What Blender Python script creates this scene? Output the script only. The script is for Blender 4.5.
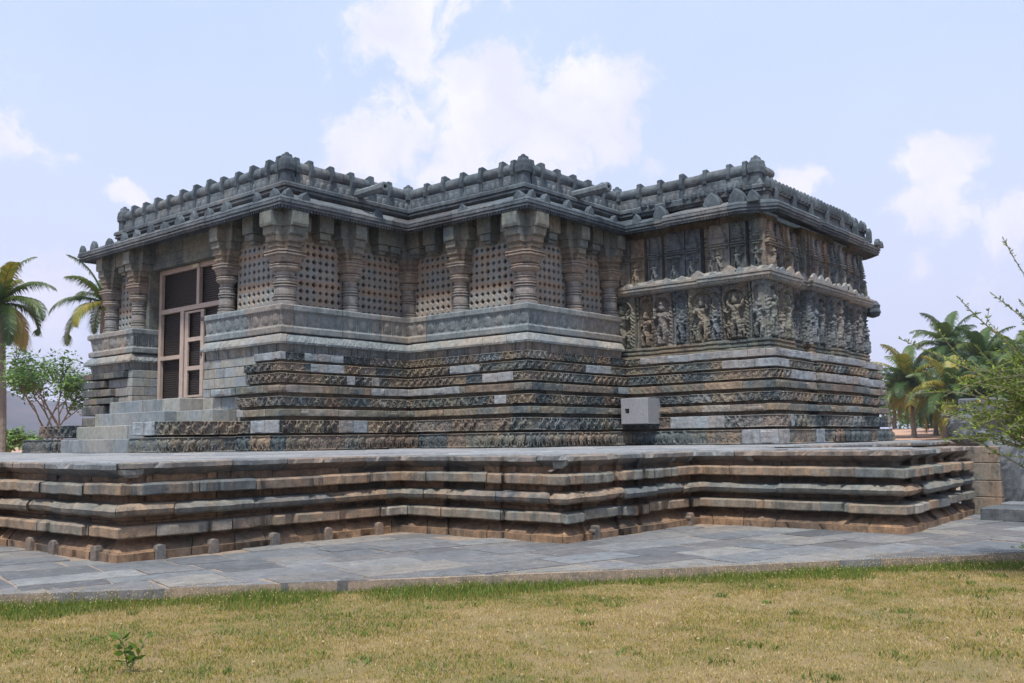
import bpy, math, random
import numpy as np
from mathutils import Vector, Matrix
random.seed(7)
rng = np.random.default_rng(7)
R = math.radians
for o in list(bpy.data.objects): bpy.data.objects.remove(o)
scene = bpy.context.scene
C = scene.collection

# ------------------------------------------------------------------ camera
CAMF, CAMP, CAMR, CAMY, EYE = 946.19, 0.102544, 0.0133754, 0.703394, 1.4
def camaxes():
    cp, sp, cy_, sy = math.cos(CAMP), math.sin(CAMP), math.cos(CAMY), math.sin(CAMY)
    F = Vector((cp*cy_, cp*sy, sp)); R0 = Vector((sy, -cy_, 0)); U0 = R0.cross(F)
    c, s = math.cos(CAMR), math.sin(CAMR)
    return R0*c-U0*s, R0*s+U0*c, F
AX, AU, AF = camaxes()
cam = bpy.data.cameras.new('camera'); co = bpy.data.objects.new('camera', cam); C.objects.link(co)
m = Matrix((AX, AU, -AF)).transposed().to_4x4(); m.translation = (0, 0, EYE); co.matrix_world = m
cam.sensor_width = 36; cam.lens = CAMF/1024*36; cam.clip_end = 12000; cam.clip_start = .05
scene.camera = co
def pix_dir(x, y): return (AF + AX*((x-512)/CAMF) - AU*((y-341.5)/CAMF))
def on(x, y, ax, val):            # where the sight line of a photo point meets a plane
    v = pix_dir(x, y); o = Vector((0, 0, EYE)); return o + v*((val-o[ax])/v[ax])
def proj(p):
    v = Vector(p)-Vector((0, 0, EYE)); d = v.dot(AF)
    return 512+CAMF*v.dot(AX)/d, 341.5-CAMF*v.dot(AU)/d
def at(x, dist, z=0.0):           # ground point at a distance along the bearing of photo column x
    v = pix_dir(x, 432); h = Vector((v.x, v.y)).normalized()*dist; return (h.x, h.y, z)

# ------------------------------------------------------------------ world, sun, exposure
SUN_EL, SUN_AZ = R(64), R(207)     # azimuth of the sun in the XY plane (from +X towards +Y)
w = bpy.data.worlds.new("World"); scene.world = w; w.use_nodes = True
nt = w.node_tree; nt.nodes.clear()
N = nt.nodes.new; L = nt.links.new
out = N('ShaderNodeOutputWorld'); bg = N('ShaderNodeBackground'); L(bg.outputs[0], out.inputs[0])
sky = N('ShaderNodeTexSky'); sky.sky_type = 'NISHITA'; sky.sun_disc = False
sky.sun_elevation = SUN_EL; sky.sun_rotation = math.pi/2-SUN_AZ; sky.air_density = 1.0; sky.dust_density = 2.5; sky.ozone_density = 1.6
bg.inputs[1].default_value = 0.10
tc = N('ShaderNodeTexCoord')
def vmath(op, a, b=None):
    n = N('ShaderNodeVectorMath'); n.operation = op
    for i, v in enumerate((a, b)):
        if v is None: continue
        if isinstance(v, (tuple, list, Vector)): n.inputs[i].default_value = tuple(v)
        else: L(v, n.inputs[i])
    return n
def fmath(op, a, b=None, clamp=False):
    n = N('ShaderNodeMath'); n.operation = op; n.use_clamp = clamp
    for i, v in enumerate((a, b)):
        if v is None: continue
        if isinstance(v, (int, float)): n.inputs[i].default_value = v
        else: L(v, n.inputs[i])
    return n.outputs[0]
d_ = vmath('NORMALIZE', tc.outputs['Generated']).outputs[0]
def noise(vec, scale, detail=6, rough=.55, dist=0):
    n = N('ShaderNodeTexNoise'); n.inputs['Scale'].default_value = scale; n.inputs['Detail'].default_value = detail
    n.inputs['Roughness'].default_value = rough; n.inputs['Distortion'].default_value = dist; L(vec, n.inputs['Vector']); return n
wn = noise(d_, 9, 5, .6)
wv = vmath('SUBTRACT', wn.outputs['Color'], (.5, .5, .5)).outputs[0]
sc = N('ShaderNodeVectorMath'); sc.operation = 'SCALE'; L(wv, sc.inputs[0]); sc.inputs['Scale'].default_value = .10
dw = vmath('ADD', d_, sc.outputs[0]).outputs[0]
# cumulus banks: bearing, size and weight of each
clouds = [(405, 20, .085, .8), (460, 5, .06, .55), (350, 45, .05, .45), (500, 95, .085, .95), (580, 105, .085, .9), (430, 120, .07, .6), (610, 145, .05, .7), (360, 160, .055, .95), (480, 160, .08, .8), (400, 150, .05, .6), (560, 155, .07, .7), (650, 165, .03, .4),
          (795, 178, .033, 1.0), (125, 197, .026, .95), (155, 203, .02, .5), (68, 172, .018, .4), (940, 165, .045, .85), (915, 205, .04, .7), (965, 200, .05, .6),
          (1015, 225, .04, .8), (40, 285, .06, .7), (65, 265, .04, .6), (10, 320, .07, .5), (905, 262, .03, .4), (985, 285, .04, .5), (5, 125, .02, .45), (980, 330, .08, .4), (1150, 160, .12, .8), (-150, 120, .15, .8)]
tot = None
for x, y, s_, a_ in clouds:
    v = pix_dir(x, y).normalized()
    dd = vmath('SUBTRACT', dw, v).outputs[0]
    dd = vmath('MULTIPLY', dd, (1, 1, 1.35)).outputs[0]
    ln = N('ShaderNodeVectorMath'); ln.operation = 'LENGTH'; L(dd, ln.inputs[0])
    q = fmath('MULTIPLY', ln.outputs['Value'], 1/s_); q = fmath('SUBTRACT', 1.35, q, True); q = fmath('MULTIPLY', q, a_)
    tot = q if tot is None else fmath('MAXIMUM', tot, q)
cn = noise(dw, 17, 10, .68)
cf = fmath('ADD', tot, fmath('MULTIPLY', fmath('SUBTRACT', cn.outputs['Fac'], .5), 2.1))
mr = N('ShaderNodeMapRange'); mr.interpolation_type = 'SMOOTHSTEP'; L(cf, mr.inputs[0]); mr.inputs[1].default_value = .30; mr.inputs[2].default_value = .72
vn_ = noise(d_, 3.0, 5, .55)      # thin veil over everything
veil = N('ShaderNodeMapRange'); L(vn_.outputs['Fac'], veil.inputs[0]); veil.inputs[1].default_value = .3; veil.inputs[2].default_value = .75; veil.inputs[3].default_value = .76; veil.inputs[4].default_value = .94
mx1 = N('ShaderNodeMix'); mx1.data_type = 'RGBA'; L(veil.outputs[0], mx1.inputs['Factor']); L(sky.outputs[0], mx1.inputs['A']); mx1.inputs['B'].default_value = (3.2, 3.9, 5.1, 1)
sz = N('ShaderNodeSeparateXYZ'); L(d_, sz.inputs[0]); hz = N('ShaderNodeMapRange'); L(sz.outputs['Z'], hz.inputs[0]); hz.inputs[1].default_value = .0; hz.inputs[2].default_value = .38; hz.inputs[3].default_value = .75; hz.inputs[4].default_value = 0
mx0 = N('ShaderNodeMix'); mx0.data_type = 'RGBA'; L(hz.outputs[0], mx0.inputs['Factor']); L(mx1.outputs['Result'], mx0.inputs['A']); mx0.inputs['B'].default_value = (4.3, 4.3, 5.3, 1); mx1 = mx0
mx2 = N('ShaderNodeMix'); mx2.data_type = 'RGBA'; L(mr.outputs[0], mx2.inputs['Factor']); L(mx1.outputs['Result'], mx2.inputs['A']); cs = noise(dw, 11, 8, .6); cr = N('ShaderNodeMapRange'); L(cs.outputs['Fac'], cr.inputs[0]); cr.inputs[1].default_value = .38; cr.inputs[2].default_value = .62; mc = N('ShaderNodeMix'); mc.data_type = 'RGBA'; L(cr.outputs[0], mc.inputs['Factor']); mc.inputs['A'].default_value = (4.35, 4.3, 5.0, 1); mc.inputs['B'].default_value = (5.35, 5.15, 5.6, 1); L(mc.outputs['Result'], mx2.inputs['B'])
cfac = fmath('MULTIPLY', mr.outputs[0], .85); L(cfac, mx2.inputs['Factor'])
L(mx2.outputs['Result'], bg.inputs[0])
sun = bpy.data.lights.new('sun', 'SUN'); so = bpy.data.objects.new('sun', sun); C.objects.link(so)
sun.energy = 2.7; sun.angle = R(5); sun.color = (1, .95, .87)
sd = Vector((math.cos(SUN_EL)*math.cos(SUN_AZ), math.cos(SUN_EL)*math.sin(SUN_AZ), math.sin(SUN_EL)))
so.rotation_euler = sd.to_track_quat('Z', 'Y').to_euler()
scene.view_settings.view_transform = 'Standard'; scene.view_settings.look = 'None'; scene.view_settings.gamma = 1
scene.view_settings.exposure = 1.15
scene.render.engine = 'CYCLES'
scene.cycles.max_bounces = 6; scene.cycles.transparent_max_bounces = 6; scene.cycles.volume_bounces = 0

# ------------------------------------------------------------------ numpy noise
def _h(ix, iy, seed):
    n = (ix.astype(np.int64)*374761393 + iy.astype(np.int64)*668265263 + seed*974634777) & 0x7fffffff
    n = ((n ^ (n >> 13))*1274126177) & 0x7fffffff
    n = (n ^ (n >> 16)) & 0xffff
    return n/65535.0
def vn(x, y, seed=0):
    x = np.asarray(x, float); y = np.asarray(y, float); x, y = np.broadcast_arrays(x, y)
    ix = np.floor(x); iy = np.floor(y); fx = x-ix; fy = y-iy
    fx = fx*fx*(3-2*fx); fy = fy*fy*(3-2*fy)
    a = _h(ix, iy, seed); b = _h(ix+1, iy, seed); c = _h(ix, iy+1, seed); d = _h(ix+1, iy+1, seed)
    return (a+(b-a)*fx)*(1-fy)+(c+(d-c)*fx)*fy
def fbm(x, y, seed=0, o=3):
    t = 0; a = .5; s = 1
    for i in range(o): t = t+a*(vn(x*s, y*s, seed+i*17)-.5); a *= .5; s *= 2.03
    return t

# ------------------------------------------------------------------ mesh builder
class MB:
    def __init__(s): s.v = []; s.f = []; s.n = 0; s.t = []
    def add(s, V, F, tint=(.5, 0, 0)):
        V = np.asarray(V, float).reshape(-1, 3)
        s.v.append(V); F = [tuple(int(i)+s.n for i in f) for f in F] if not isinstance(F, np.ndarray) else F+s.n
        nf = len(F); s.f.append(F)
        t = np.asarray(tint, float); s.t.append(np.tile(t, (nf, 1)) if t.ndim == 1 else t)
        s.n += len(V)
    def grid(s, V, tint=(.5, 0, 0)):          # V: (n,m,3)
        n, m_ = V.shape[:2]; idx = np.arange(n*m_).reshape(n, m_)
        q = np.stack([idx[:-1, :-1], idx[1:, :-1], idx[1:, 1:], idx[:-1, 1:]], -1).reshape(-1, 4)
        s.add(V.reshape(-1, 3), q, tint)
    def loft(s, loops, tint=(.5, 0, 0), cap=(True, True)):
        k = len(loops[0]); V = np.array(loops, float).reshape(-1, 3); F = []
        for i in range(len(loops)-1):
            for j in range(k):
                a = i*k+j; b = i*k+(j+1) % k; F.append((a, b, b+k, a+k))
        if cap[0]: F.append(tuple(range(k))[::-1])
        if cap[1]: F.append(tuple(range((len(loops)-1)*k, len(loops)*k)))
        s.add(V, F, tint)
    def box(s, x0, y0, z0, x1, y1, z1, tint=(.5, 0, 0), b=.012, jit=0):
        def lp(i, z):
            xa, ya, xb, yb = x0+i, y0+i, x1-i, y1-i; c = b
            return [(xa+c, ya, z), (xb-c, ya, z), (xb, ya+c, z), (xb, yb-c, z), (xb-c, yb, z), (xa+c, yb, z), (xa, yb-c, z), (xa, ya+c, z)]
        s.loft([lp(b, z0), lp(0, z0+b), lp(0, z1-b), lp(b, z1)], tint)
    def lathe(s, prof, c=(0, 0), seg=16, tint=(.5, 0, 0), square=0):
        loops = []
        for r, z in prof:
            l = []
            for j in range(seg):
                a = 2*math.pi*(j+.5)/seg; ca, sa = math.cos(a), math.sin(a)
                if square:
                    k = 1/max(abs(ca), abs(sa)); k = min(k, 1.22); l.append((c[0]+r*k*ca, c[1]+r*k*sa, z))
                else: l.append((c[0]+r*ca, c[1]+r*sa, z))
            loops.append(l)
        s.loft(loops, tint)
    def tube(s, pts, rad, seg=6, tint=(.5, 0, 0)):
        pts = [Vector(p) for p in pts]; loops = []
        for i, p in enumerate(pts):
            t = (pts[min(i+1, len(pts)-1)]-pts[max(i-1, 0)]).normalized()
            a = t.cross(Vector((0, 0, 1))) if abs(t.z) < .95 else t.cross(Vector((1, 0, 0))); a.normalize(); b = t.cross(a)
            r = rad[i] if hasattr(rad, '__len__') else rad
            loops.append([tuple(p+(a*math.cos(2*math.pi*j/seg)+b*math.sin(2*math.pi*j/seg))*r) for j in range(seg)])
        s.loft(loops, tint)
    def xf(s, fn):
        s.v = [fn(V) for V in s.v]; return s
    def mesh(s, name, off=(0, 0, 0)):
        V = np.concatenate(s.v)-np.array(off); me = bpy.data.meshes.new(name)
        loops = []; tot_ = []
        for F in s.f:
            if isinstance(F, np.ndarray): loops.append(F.reshape(-1)); tot_.append(np.full(len(F), F.shape[1]))
            else:
                loops.append(np.fromiter((i for f in F for i in f), int)); tot_.append(np.array([len(f) for f in F]))
        loops = np.concatenate(loops); tot_ = np.concatenate(tot_)
        me.vertices.add(len(V)); me.vertices.foreach_set('co', V.reshape(-1))
        me.loops.add(len(loops)); me.loops.foreach_set('vertex_index', loops.astype(np.int32))
        st = np.concatenate([[0], np.cumsum(tot_)[:-1]])
        me.polygons.add(len(tot_)); me.polygons.foreach_set('loop_start', st.astype(np.int32)); me.polygons.foreach_set('loop_total', tot_.astype(np.int32))
        T = np.concatenate(s.t); T = np.concatenate([T, np.ones((len(T), 1))], 1)
        ca = me.attributes.new('blk', 'FLOAT_COLOR', 'CORNER'); ca.data.foreach_set('color', np.repeat(T, tot_, 0).reshape(-1))
        me.update(calc_edges=True); me.validate(); return me
def obj(name, mb, mat, parent=None, loc=None, smooth=False):
    base = parent_world(parent) if parent else Vector((0, 0, 0))
    l = Vector(loc) if loc is not None else base
    o = bpy.data.objects.new(name, mb.mesh(name, l)); C.objects.link(o)
    o.location = l-base; o.parent = parent
    if mat: o.data.materials.append(mat)
    o.data.polygons.foreach_set('use_smooth', [bool(smooth)]*len(o.data.polygons))
    return o
def parent_world(p):
    v = Vector((0, 0, 0))
    while p: v += p.location; p = p.parent
    return v
def tag(o, label=None, cat=None, group=None, kind=None):
    if label: o['label'] = label
    if cat: o['category'] = cat
    if group: o['group'] = group
    if kind: o['kind'] = kind
    return o
def empty(name, loc, label, cat, group=None):
    o = bpy.data.objects.new(name, None); C.objects.link(o); o.location = loc; return tag(o, label, cat, group)
def dup(o, parent, loc):               # loc in world
    c = o.copy(); C.objects.link(c); c.parent = parent; c.location = Vector(loc)-parent_world(parent)
    for g in list(o.children):
        d = g.copy(); C.objects.link(d); d.parent = c
    return c

# ------------------------------------------------------------------ materials
def newmat(name):
    m_ = bpy.data.materials.new(name); m_.use_nodes = True; t = m_.node_tree; t.nodes.clear(); return m_, t
def ramp(t, fac, stops, interp='LINEAR'):
    n = t.nodes.new('ShaderNodeValToRGB'); n.color_ramp.interpolation = interp
    e = n.color_ramp.elements
    while len(e) > 1: e.remove(e[0])
    e[0].position = stops[0][0]; e[0].color = (*stops[0][1], 1)
    for p_, c_ in stops[1:]: k = e.new(p_); k.color = (*c_, 1)
    t.links.new(fac, n.inputs[0]); return n.outputs[0]
def tnoise(t, vec, scale, detail=5, rough=.6, stretch=None):
    if stretch:
        mp = t.nodes.new('ShaderNodeMapping'); mp.inputs['Scale'].default_value = stretch; t.links.new(vec, mp.inputs[0]); vec = mp.outputs[0]
    n = t.nodes.new('ShaderNodeTexNoise'); n.inputs['Scale'].default_value = scale; n.inputs['Detail'].default_value = detail; n.inputs['Roughness'].default_value = rough
    t.links.new(vec, n.inputs['Vector']); return n.outputs['Fac']
def mixc(t, f, a, b, mode='MIX'):
    n = t.nodes.new('ShaderNodeMix'); n.data_type = 'RGBA'; n.blend_type = mode
    for k, v in (('Factor', f), ('A', a), ('B', b)):
        if isinstance(v, (int, float)): n.inputs[k].default_value = v
        elif isinstance(v, tuple): n.inputs[k].default_value = (*v, 1)
        else: t.links.new(v, n.inputs[k])
    return n.outputs['Result']
def mrange(t, v, a, b, c=0, d=1):
    n = t.nodes.new('ShaderNodeMapRange'); t.links.new(v, n.inputs[0])
    for i, q in enumerate((a, b, c, d)): n.inputs[i+1].default_value = q
    return n.outputs[0]
def mth(t, op, a, b=None, clamp=False):
    n = t.nodes.new('ShaderNodeMath'); n.operation = op; n.use_clamp = clamp
    for i, v in enumerate((a, b)):
        if v is None: continue
        if isinstance(v, (int, float)): n.inputs[i].default_value = v
        else: t.links.new(v, n.inputs[i])
    return n.outputs[0]
def stone_mat(name, tones, orange=.5, pale=(.27, .31, .345), mott=(.38, 1.42), bump=.5, streak=.4, scale=1.0, lich=.35, ocol=(.29, .18, .105)):
    m_, t = newmat(name); nd = t.nodes; lk = t.links
    o = nd.new('ShaderNodeOutputMaterial'); b = nd.new('ShaderNodeBsdfPrincipled'); lk.new(b.outputs[0], o.inputs[0])
    g = nd.new('ShaderNodeNewGeometry').outputs['Position']
    at_ = nd.new('ShaderNodeAttribute'); at_.attribute_name = 'blk'; sp = nd.new('ShaderNodeSeparateColor'); lk.new(at_.outputs['Color'], sp.inputs[0])
    n1 = tnoise(t, g, 1.1*scale, 6, .6); n2 = tnoise(t, g, 7*scale, 6, .7); n3 = tnoise(t, g, 40*scale, 4, .7)
    tone = mth(t, 'ADD', sp.outputs[0], mth(t, 'MULTIPLY', mth(t, 'SUBTRACT', n1, .5), 1.5), True)
    col = ramp(t, tone, tones)
    col = mixc(t, sp.outputs[1], col, pale)
    # rust and earth stains: broad patches plus runs down the face
    n4 = tnoise(t, g, .55*scale, 5, .65); n5 = tnoise(t, g, 1.6, 5, .65, (3.2, 3.2, .5))
    st = mth(t, 'ADD', mth(t, 'MULTIPLY', n4, .6), mth(t, 'MULTIPLY', n5, .5))
    st = mth(t, 'ADD', st, mth(t, 'MULTIPLY', sp.outputs[2], .32))
    st = mth(t, 'MULTIPLY', mrange(t, st, .56, .80), orange)
    st = mth(t, 'MULTIPLY', st, mrange(t, n2, .3, .6, .45, 1))
    col = mixc(t, st, col, ocol)
    # dark algae runs
    n6 = tnoise(t, g, 2.3, 6, .7, (2.2, 2.2, .45))
    dk = mth(t, 'MULTIPLY', mrange(t, n6, .52, .72), streak)
    col = mixc(t, dk, col, (.035, .04, .037))
    # pale lichen
    lc = mth(t, 'MULTIPLY', mrange(t, tnoise(t, g, 5.5*scale, 8, .75), .57, .68), lich)
    col = mixc(t, lc, col, (.36, .38, .37))
    mm = mth(t, 'ADD', mth(t, 'MULTIPLY', n2, .6), mth(t, 'MULTIPLY', n3, .4))
    mv = nd.new('ShaderNodeCombineColor'); mo = mrange(t, mm, .3, .7, *mott)
    for i in range(3): lk.new(mo, mv.inputs[i])
    col = mixc(t, 1.0, col, mv.outputs[0], 'MULTIPLY')
    lk.new(col, b.inputs['Base Color']); b.inputs['Roughness'].default_value = .82; b.inputs['Specular IOR Level'].default_value = .35
    bp = nd.new('ShaderNodeBump'); bp.inputs['Strength'].default_value = bump; bp.inputs['Distance'].default_value = .02
    lk.new(mth(t, 'ADD', mth(t, 'MULTIPLY', n2, .7), mth(t, 'MULTIPLY', n3, .5)), bp.inputs['Height']); lk.new(bp.outputs[0], b.inputs['Normal'])
    return m_
def plain(name, col, var=.25, scale=8, rough=.7, obj_space=True, metal=0, col2=None, transl=0):
    m_, t = newmat(name); nd = t.nodes; lk = t.links
    o = nd.new('ShaderNodeOutputMaterial'); b = nd.new('ShaderNodeBsdfPrincipled'); lk.new(b.outputs[0], o.inputs[0])
    v = nd.new('ShaderNodeTexCoord').outputs['Object']
    n = tnoise(t, v, scale, 5, .65)
    c2 = col2 or tuple(c*(1-var) for c in col); c1 = tuple(min(1, c*(1+var)) for c in col)
    c = ramp(t, n, [(.3, c2), (.7, c1)]); lk.new(c, b.inputs['Base Color']); b.inputs['Roughness'].default_value = rough; b.inputs['Metallic'].default_value = metal
    return m_
def leaf_mat(name, stops, rough=.5, transl=.25):
    m_, t = newmat(name); nd = t.nodes; lk = t.links
    o = nd.new('ShaderNodeOutputMaterial'); b = nd.new('ShaderNodeBsdfPrincipled'); tr = nd.new('ShaderNodeBsdfTranslucent'); mx = nd.new('ShaderNodeMixShader')
    at_ = nd.new('ShaderNodeAttribute'); at_.attribute_name = 'blk'; sp = nd.new('ShaderNodeSeparateColor'); lk.new(at_.outputs['Color'], sp.inputs[0])
    c = ramp(t, sp.outputs[0], stops); lk.new(c, b.inputs['Base Color']); lk.new(c, tr.inputs[0]); b.inputs['Roughness'].default_value = rough
    b.inputs['Specular IOR Level'].default_value = .3
    mx.inputs[0].default_value = transl; lk.new(b.outputs[0], mx.inputs[1]); lk.new(tr.outputs[0], mx.inputs[2]); lk.new(mx.outputs[0], o.inputs[0])
    return m_
T_BASE = [(0, (.035, .048, .056)), (.25, (.07, .09, .10)), (.45, (.10, .12, .122)), (.62, (.135, .138, .115)), (.8, (.175, .16, .125)), (1, (.25, .225, .185))]
T_BLUE = [(0, (.036, .050, .066)), (.3, (.062, .085, .106)), (.6, (.095, .122, .146)), (.85, (.135, .153, .166)), (1, (.22, .225, .222))]
T_WALL = [(0, (.05, .06, .06)), (.3, (.085, .098, .098)), (.5, (.115, .12, .105)), (.75, (.15, .14, .115)), (1, (.21, .19, .155))]
T_PLAT = [(0, (.07, .085, .095)), (.3, (.125, .138, .138)), (.55, (.165, .165, .145)), (.8, (.21, .19, .16)), (1, (.28, .265, .24))]
T_PAVE = [(0, (.075, .08, .088)), (.4, (.105, .11, .118)), (.7, (.135, .138, .14)), (1, (.19, .183, .17))]
M = {}
M['base'] = stone_mat('carved_schist', T_BASE, .5, streak=.5)
M['eave'] = stone_mat('blue_grey_schist', T_BLUE, .12, streak=.55, lich=.25)
T_WALL = [(p_, (q_[0]*1.12, q_[1]*1.2, q_[2]*1.2)) for p_, q_ in T_WALL]
M['wall'] = stone_mat('weathered_wall_stone', T_WALL, .5, streak=.6, lich=.2)
M['screen'] = stone_mat('screen_stone', [(0, (.16, .185, .195)), (.5, (.22, .235, .235)), (1, (.29, .27, .235))], .7, streak=.15, lich=.15, mott=(.75, 1.25))
M['column'] = stone_mat('column_stone', [(0, (.14, .15, .16)), (.5, (.22, .222, .22)), (1, (.29, .265, .23))], .6, streak=.4, lich=.3)
M['ledge'] = stone_mat('ledge_stone', [(0, (.13, .16, .175)), (.4, (.19, .22, .235)), (.7, (.24, .25, .243)), (1, (.31, .29, .255))], .4, streak=.35, lich=.35)
M['plat'] = stone_mat('platform_stone', T_PLAT, .8, streak=.7, lich=.3)
M['platcore'] = stone_mat('stained_core_stone', [(0, (.06, .055, .047)), (.5, (.11, .085, .065)), (1, (.20, .125, .08))], 1.0, streak=.85, lich=.1)
M['slab'] = stone_mat('platform_slab_stone', [(0, (.15, .16, .18)), (.5, (.21, .22, .235)), (1, (.28, .28, .28))], .25, streak=.25, lich=.4)
M['pave'] = stone_mat('paving_stone', T_PAVE, .15, streak=.35, lich=.45, mott=(.5, 1.35), bump=.5)
M['fresh'] = stone_mat('new_masonry', [(0, (.16, .19, .21)), (.4, (.21, .235, .245)), (.65, (.24, .25, .22)), (1, (.30, .285, .26))], .4, streak=.5, lich=.3, mott=(.55, 1.3))
M['granite'] = stone_mat('pink_granite', [(0, (.20, .195, .215)), (1, (.27, .26, .275))], .1, streak=.05, lich=.1, mott=(.75, 1.2), scale=3)
M['wood'] = plain('pinkish_painted_wood', (.36, .285, .245), .15, 5, .55)
M['dark'] = plain('interior_dark', (.03, .027, .025), .2, 3, .9)
M['slabedge'] = stone_mat('slab_edge_stone', [(0, (.09, .105, .12)), (.4, (.15, .165, .175)), (.75, (.20, .205, .20)), (1, (.28, .265, .235))], .5, streak=.7, lich=.4)
M['rock'] = stone_mat('grey_boulder', [(0, (.06, .075, .09)), (.5, (.11, .125, .14)), (1, (.17, .18, .19))], .15, streak=.5, lich=.12, bump=1)

# ------------------------------------------------------------------ plan of the temple
HP = 1.167
xA, yA, xB, yC, xD, yE, xF, yL = 14.47, 19.82, 18.76, 15.44, 23.16, 10.96, 30.81, 29.0
HALL = [(xA, yA), (xB, yA), (xB, yC), (xD, yC)]
SHR = [(xD, 12.2), (xD-.14, 12.2), (xD-.14, yE-.1), (24.35, yE-.1), (24.35, yE+.06), (25.75, yE+.06), (25.75, yE-.12), (28.3, yE-.12), (28.3, yE+.1), (xF-.45, yE+.1), (xF-.45, yE+.35), (xF, yE+.35), (xF, yE+6)]
def offs(path, d):
    """offset an open polyline outwards (to the right of travel)"""
    P = [Vector(p) for p in path]; n = len(P); res = []
    ms = miters(path)
    return [tuple(P[i]+ms[i]*d) for i in range(n)]
def miters(path):
    P = [Vector(p) for p in path]; n = len(P); ns = []
    for i in range(n-1):
        t = (P[i+1]-P[i]).normalized(); ns.append(Vector((t.y, -t.x)))
    ms = []
    for i in range(n):
        a = ns[max(i-1, 0)]; b = ns[min(i, n-2)]; s = a+b; ms.append(s*(2/s.dot(s)) if s.dot(s) > 1e-6 else a)
    return ms
def plen(path): return [math.dist(path[i], path[i+1]) for i in range(len(path)-1)]
def blocks(total, lo, hi, seed, pales=(), orange=(), tone=None):
    r = random.Random(seed); s = 0; B = []
    while s < total:
        l = r.uniform(lo, hi); B.append([s, min(s+l, total), r.random() if tone is None else min(1, max(0, r.gauss(tone[0], tone[1]*.7))), 0, r.random()**2]); s += l
    for a, b in pales:           # cut new pale blocks in
        nb = []
        for q in B:
            if q[1] <= a or q[0] >= b: nb.append(q); continue
            if q[0] < a: nb.append([q[0], a, *q[2:]])
            if q[1] > b: nb.append([b, *q[1:]])
        n_ = max(1, round((b-a)/.5)); e = np.linspace(a, b, n_+1)
        for i in range(n_): nb.append([e[i], e[i+1], r.random(), r.uniform(.6, 1), r.random()*.5])
        B = sorted(nb, key=lambda q: q[0])
    return B
def strip(mb, path, prof, ds=.08, B=None, disp=None, jog=.008, gap=.012, caps=True, rough=.006, seed=0, chip=0):
    """sweep a profile [(offset, z)] along a path: worn edges, block joints, optional carved relief"""
    prof = np.array(prof, float); P = np.array(path, float); ms = np.array([tuple(v) for v in miters(path)]); Ls = plen(path); s0 = 0
    if B is None: B = blocks(sum(Ls), .5, 1.3, seed)
    be = np.array([b[0] for b in B]); bt = np.array([[b[2], b[3], b[4]] for b in B]); r = np.random.default_rng(seed+5); bo = r.uniform(-jog, jog, len(B)); bz = r.uniform(-jog, jog, len(B))*.35; bsl = r.uniform(-jog, jog, len(B))*.4
    for i, Lg in enumerate(Ls):
        n = max(1, int(Lg/ds)); s = np.linspace(s0, s0+Lg, n+1)
        je = be[(be > s0+.02) & (be < s0+Lg-.02)]
        s = np.unique(np.concatenate([s[1:-1], je-gap*.5, je, je+gap*.5])); s = s[(s > s0+1e-3) & (s < s0+Lg-1e-3)]
        s = np.concatenate([[s0], s, [s0+Lg]])
        u = (s-s0)/Lg; bi = np.clip(np.searchsorted(be, s+1e-5, 'right')-1, 0, len(B)-1)
        o = prof[None, :, 0]+bo[bi][:, None]
        z = np.repeat(prof[None, :, 1], len(s), 0)+np.where(jog > .015, bz[bi], 0)[:, None]
        if jog > .015: bl = np.array([b[1]-b[0] for b in B])[bi]; o = o+((s-be[bi])/np.maximum(bl, .1)-.5)[:, None]*bsl[bi][:, None]
        front = (prof[:, 0] > prof[:, 0].max()-.12)[None, :]
        if len(je): o = o-np.where((np.abs(s[:, None]-je[None, :]).min(1) < 1e-3)[:, None] & front, .03, 0)
        if rough: 
            o = o+fbm(s[:, None]*4+seed*7, z*9+seed, seed, 3)*rough*3*front
            z = z+fbm(s*3.1+seed*3, s*0+seed, seed+3, 3)[:, None]*rough*1.6
        if chip:
            cz = vn(s*5.3+seed*3, s*0+2, seed+9); cz = np.clip((cz-.72)*6, 0, 1)*np.clip(vn(s*23, s*0, seed)*1.6, 0, 1); edge_ = (np.abs(prof[:, 1]-prof[:, 1].max()) < .05)|(np.abs(prof[:, 1]-prof[:, 1].min()) < .03); o = o-cz[:, None]*chip*(front & edge_[None, :])
        if disp is not None: o = o+disp(s[:, None], z, prof[None, :, 1])*front
        A_ = P[i][None, None]+o[..., None]*ms[i][None, None]; B_ = P[i+1][None, None]+o[..., None]*ms[i+1][None, None]
        xy = A_*(1-u)[:, None, None]+B_*u[:, None, None]
        V = np.concatenate([xy, z[..., None]], -1)
        ft = bt[bi[:-1]]; mb.grid(V, np.repeat(ft, len(prof)-1, 0))
        if caps and i == 0: mb.add(V[0], [tuple(range(len(prof)))], bt[0])
        if caps and i == len(Ls)-1: mb.add(V[-1], [tuple(range(len(prof)))], bt[-1])
        s0 += Lg
def box_prof(z0, z1, back=.3, ch=.02, n=2, bulge=0):
    pr = [(-back, z0), (-ch, z0), (0, z0+ch)]
    for i in range(1, n): 
        k = i/n; pr.append((bulge*math.sin(math.pi*k), z0+ch+(z1-z0-2*ch)*k))
    return pr+[(0, z1-ch), (-ch, z1), (-back, z1)]
def px_s(path, z, x):               # arc length at which the path crosses photo column x
    Ls = plen(path); s = 0; best = (1e9, 0)
    for i, Lg in enumerate(Ls):
        for k in np.linspace(0, 1, max(3, int(Lg/.04))):
            p = (path[i][0]*(1-k)+path[i+1][0]*k, path[i][1]*(1-k)+path[i+1][1]*k, z); q = abs(proj(p)[0]-x)
            if q < best[0]-1e-9: best = (q, s+k*Lg)
        s += Lg
    return best[1]

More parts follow.
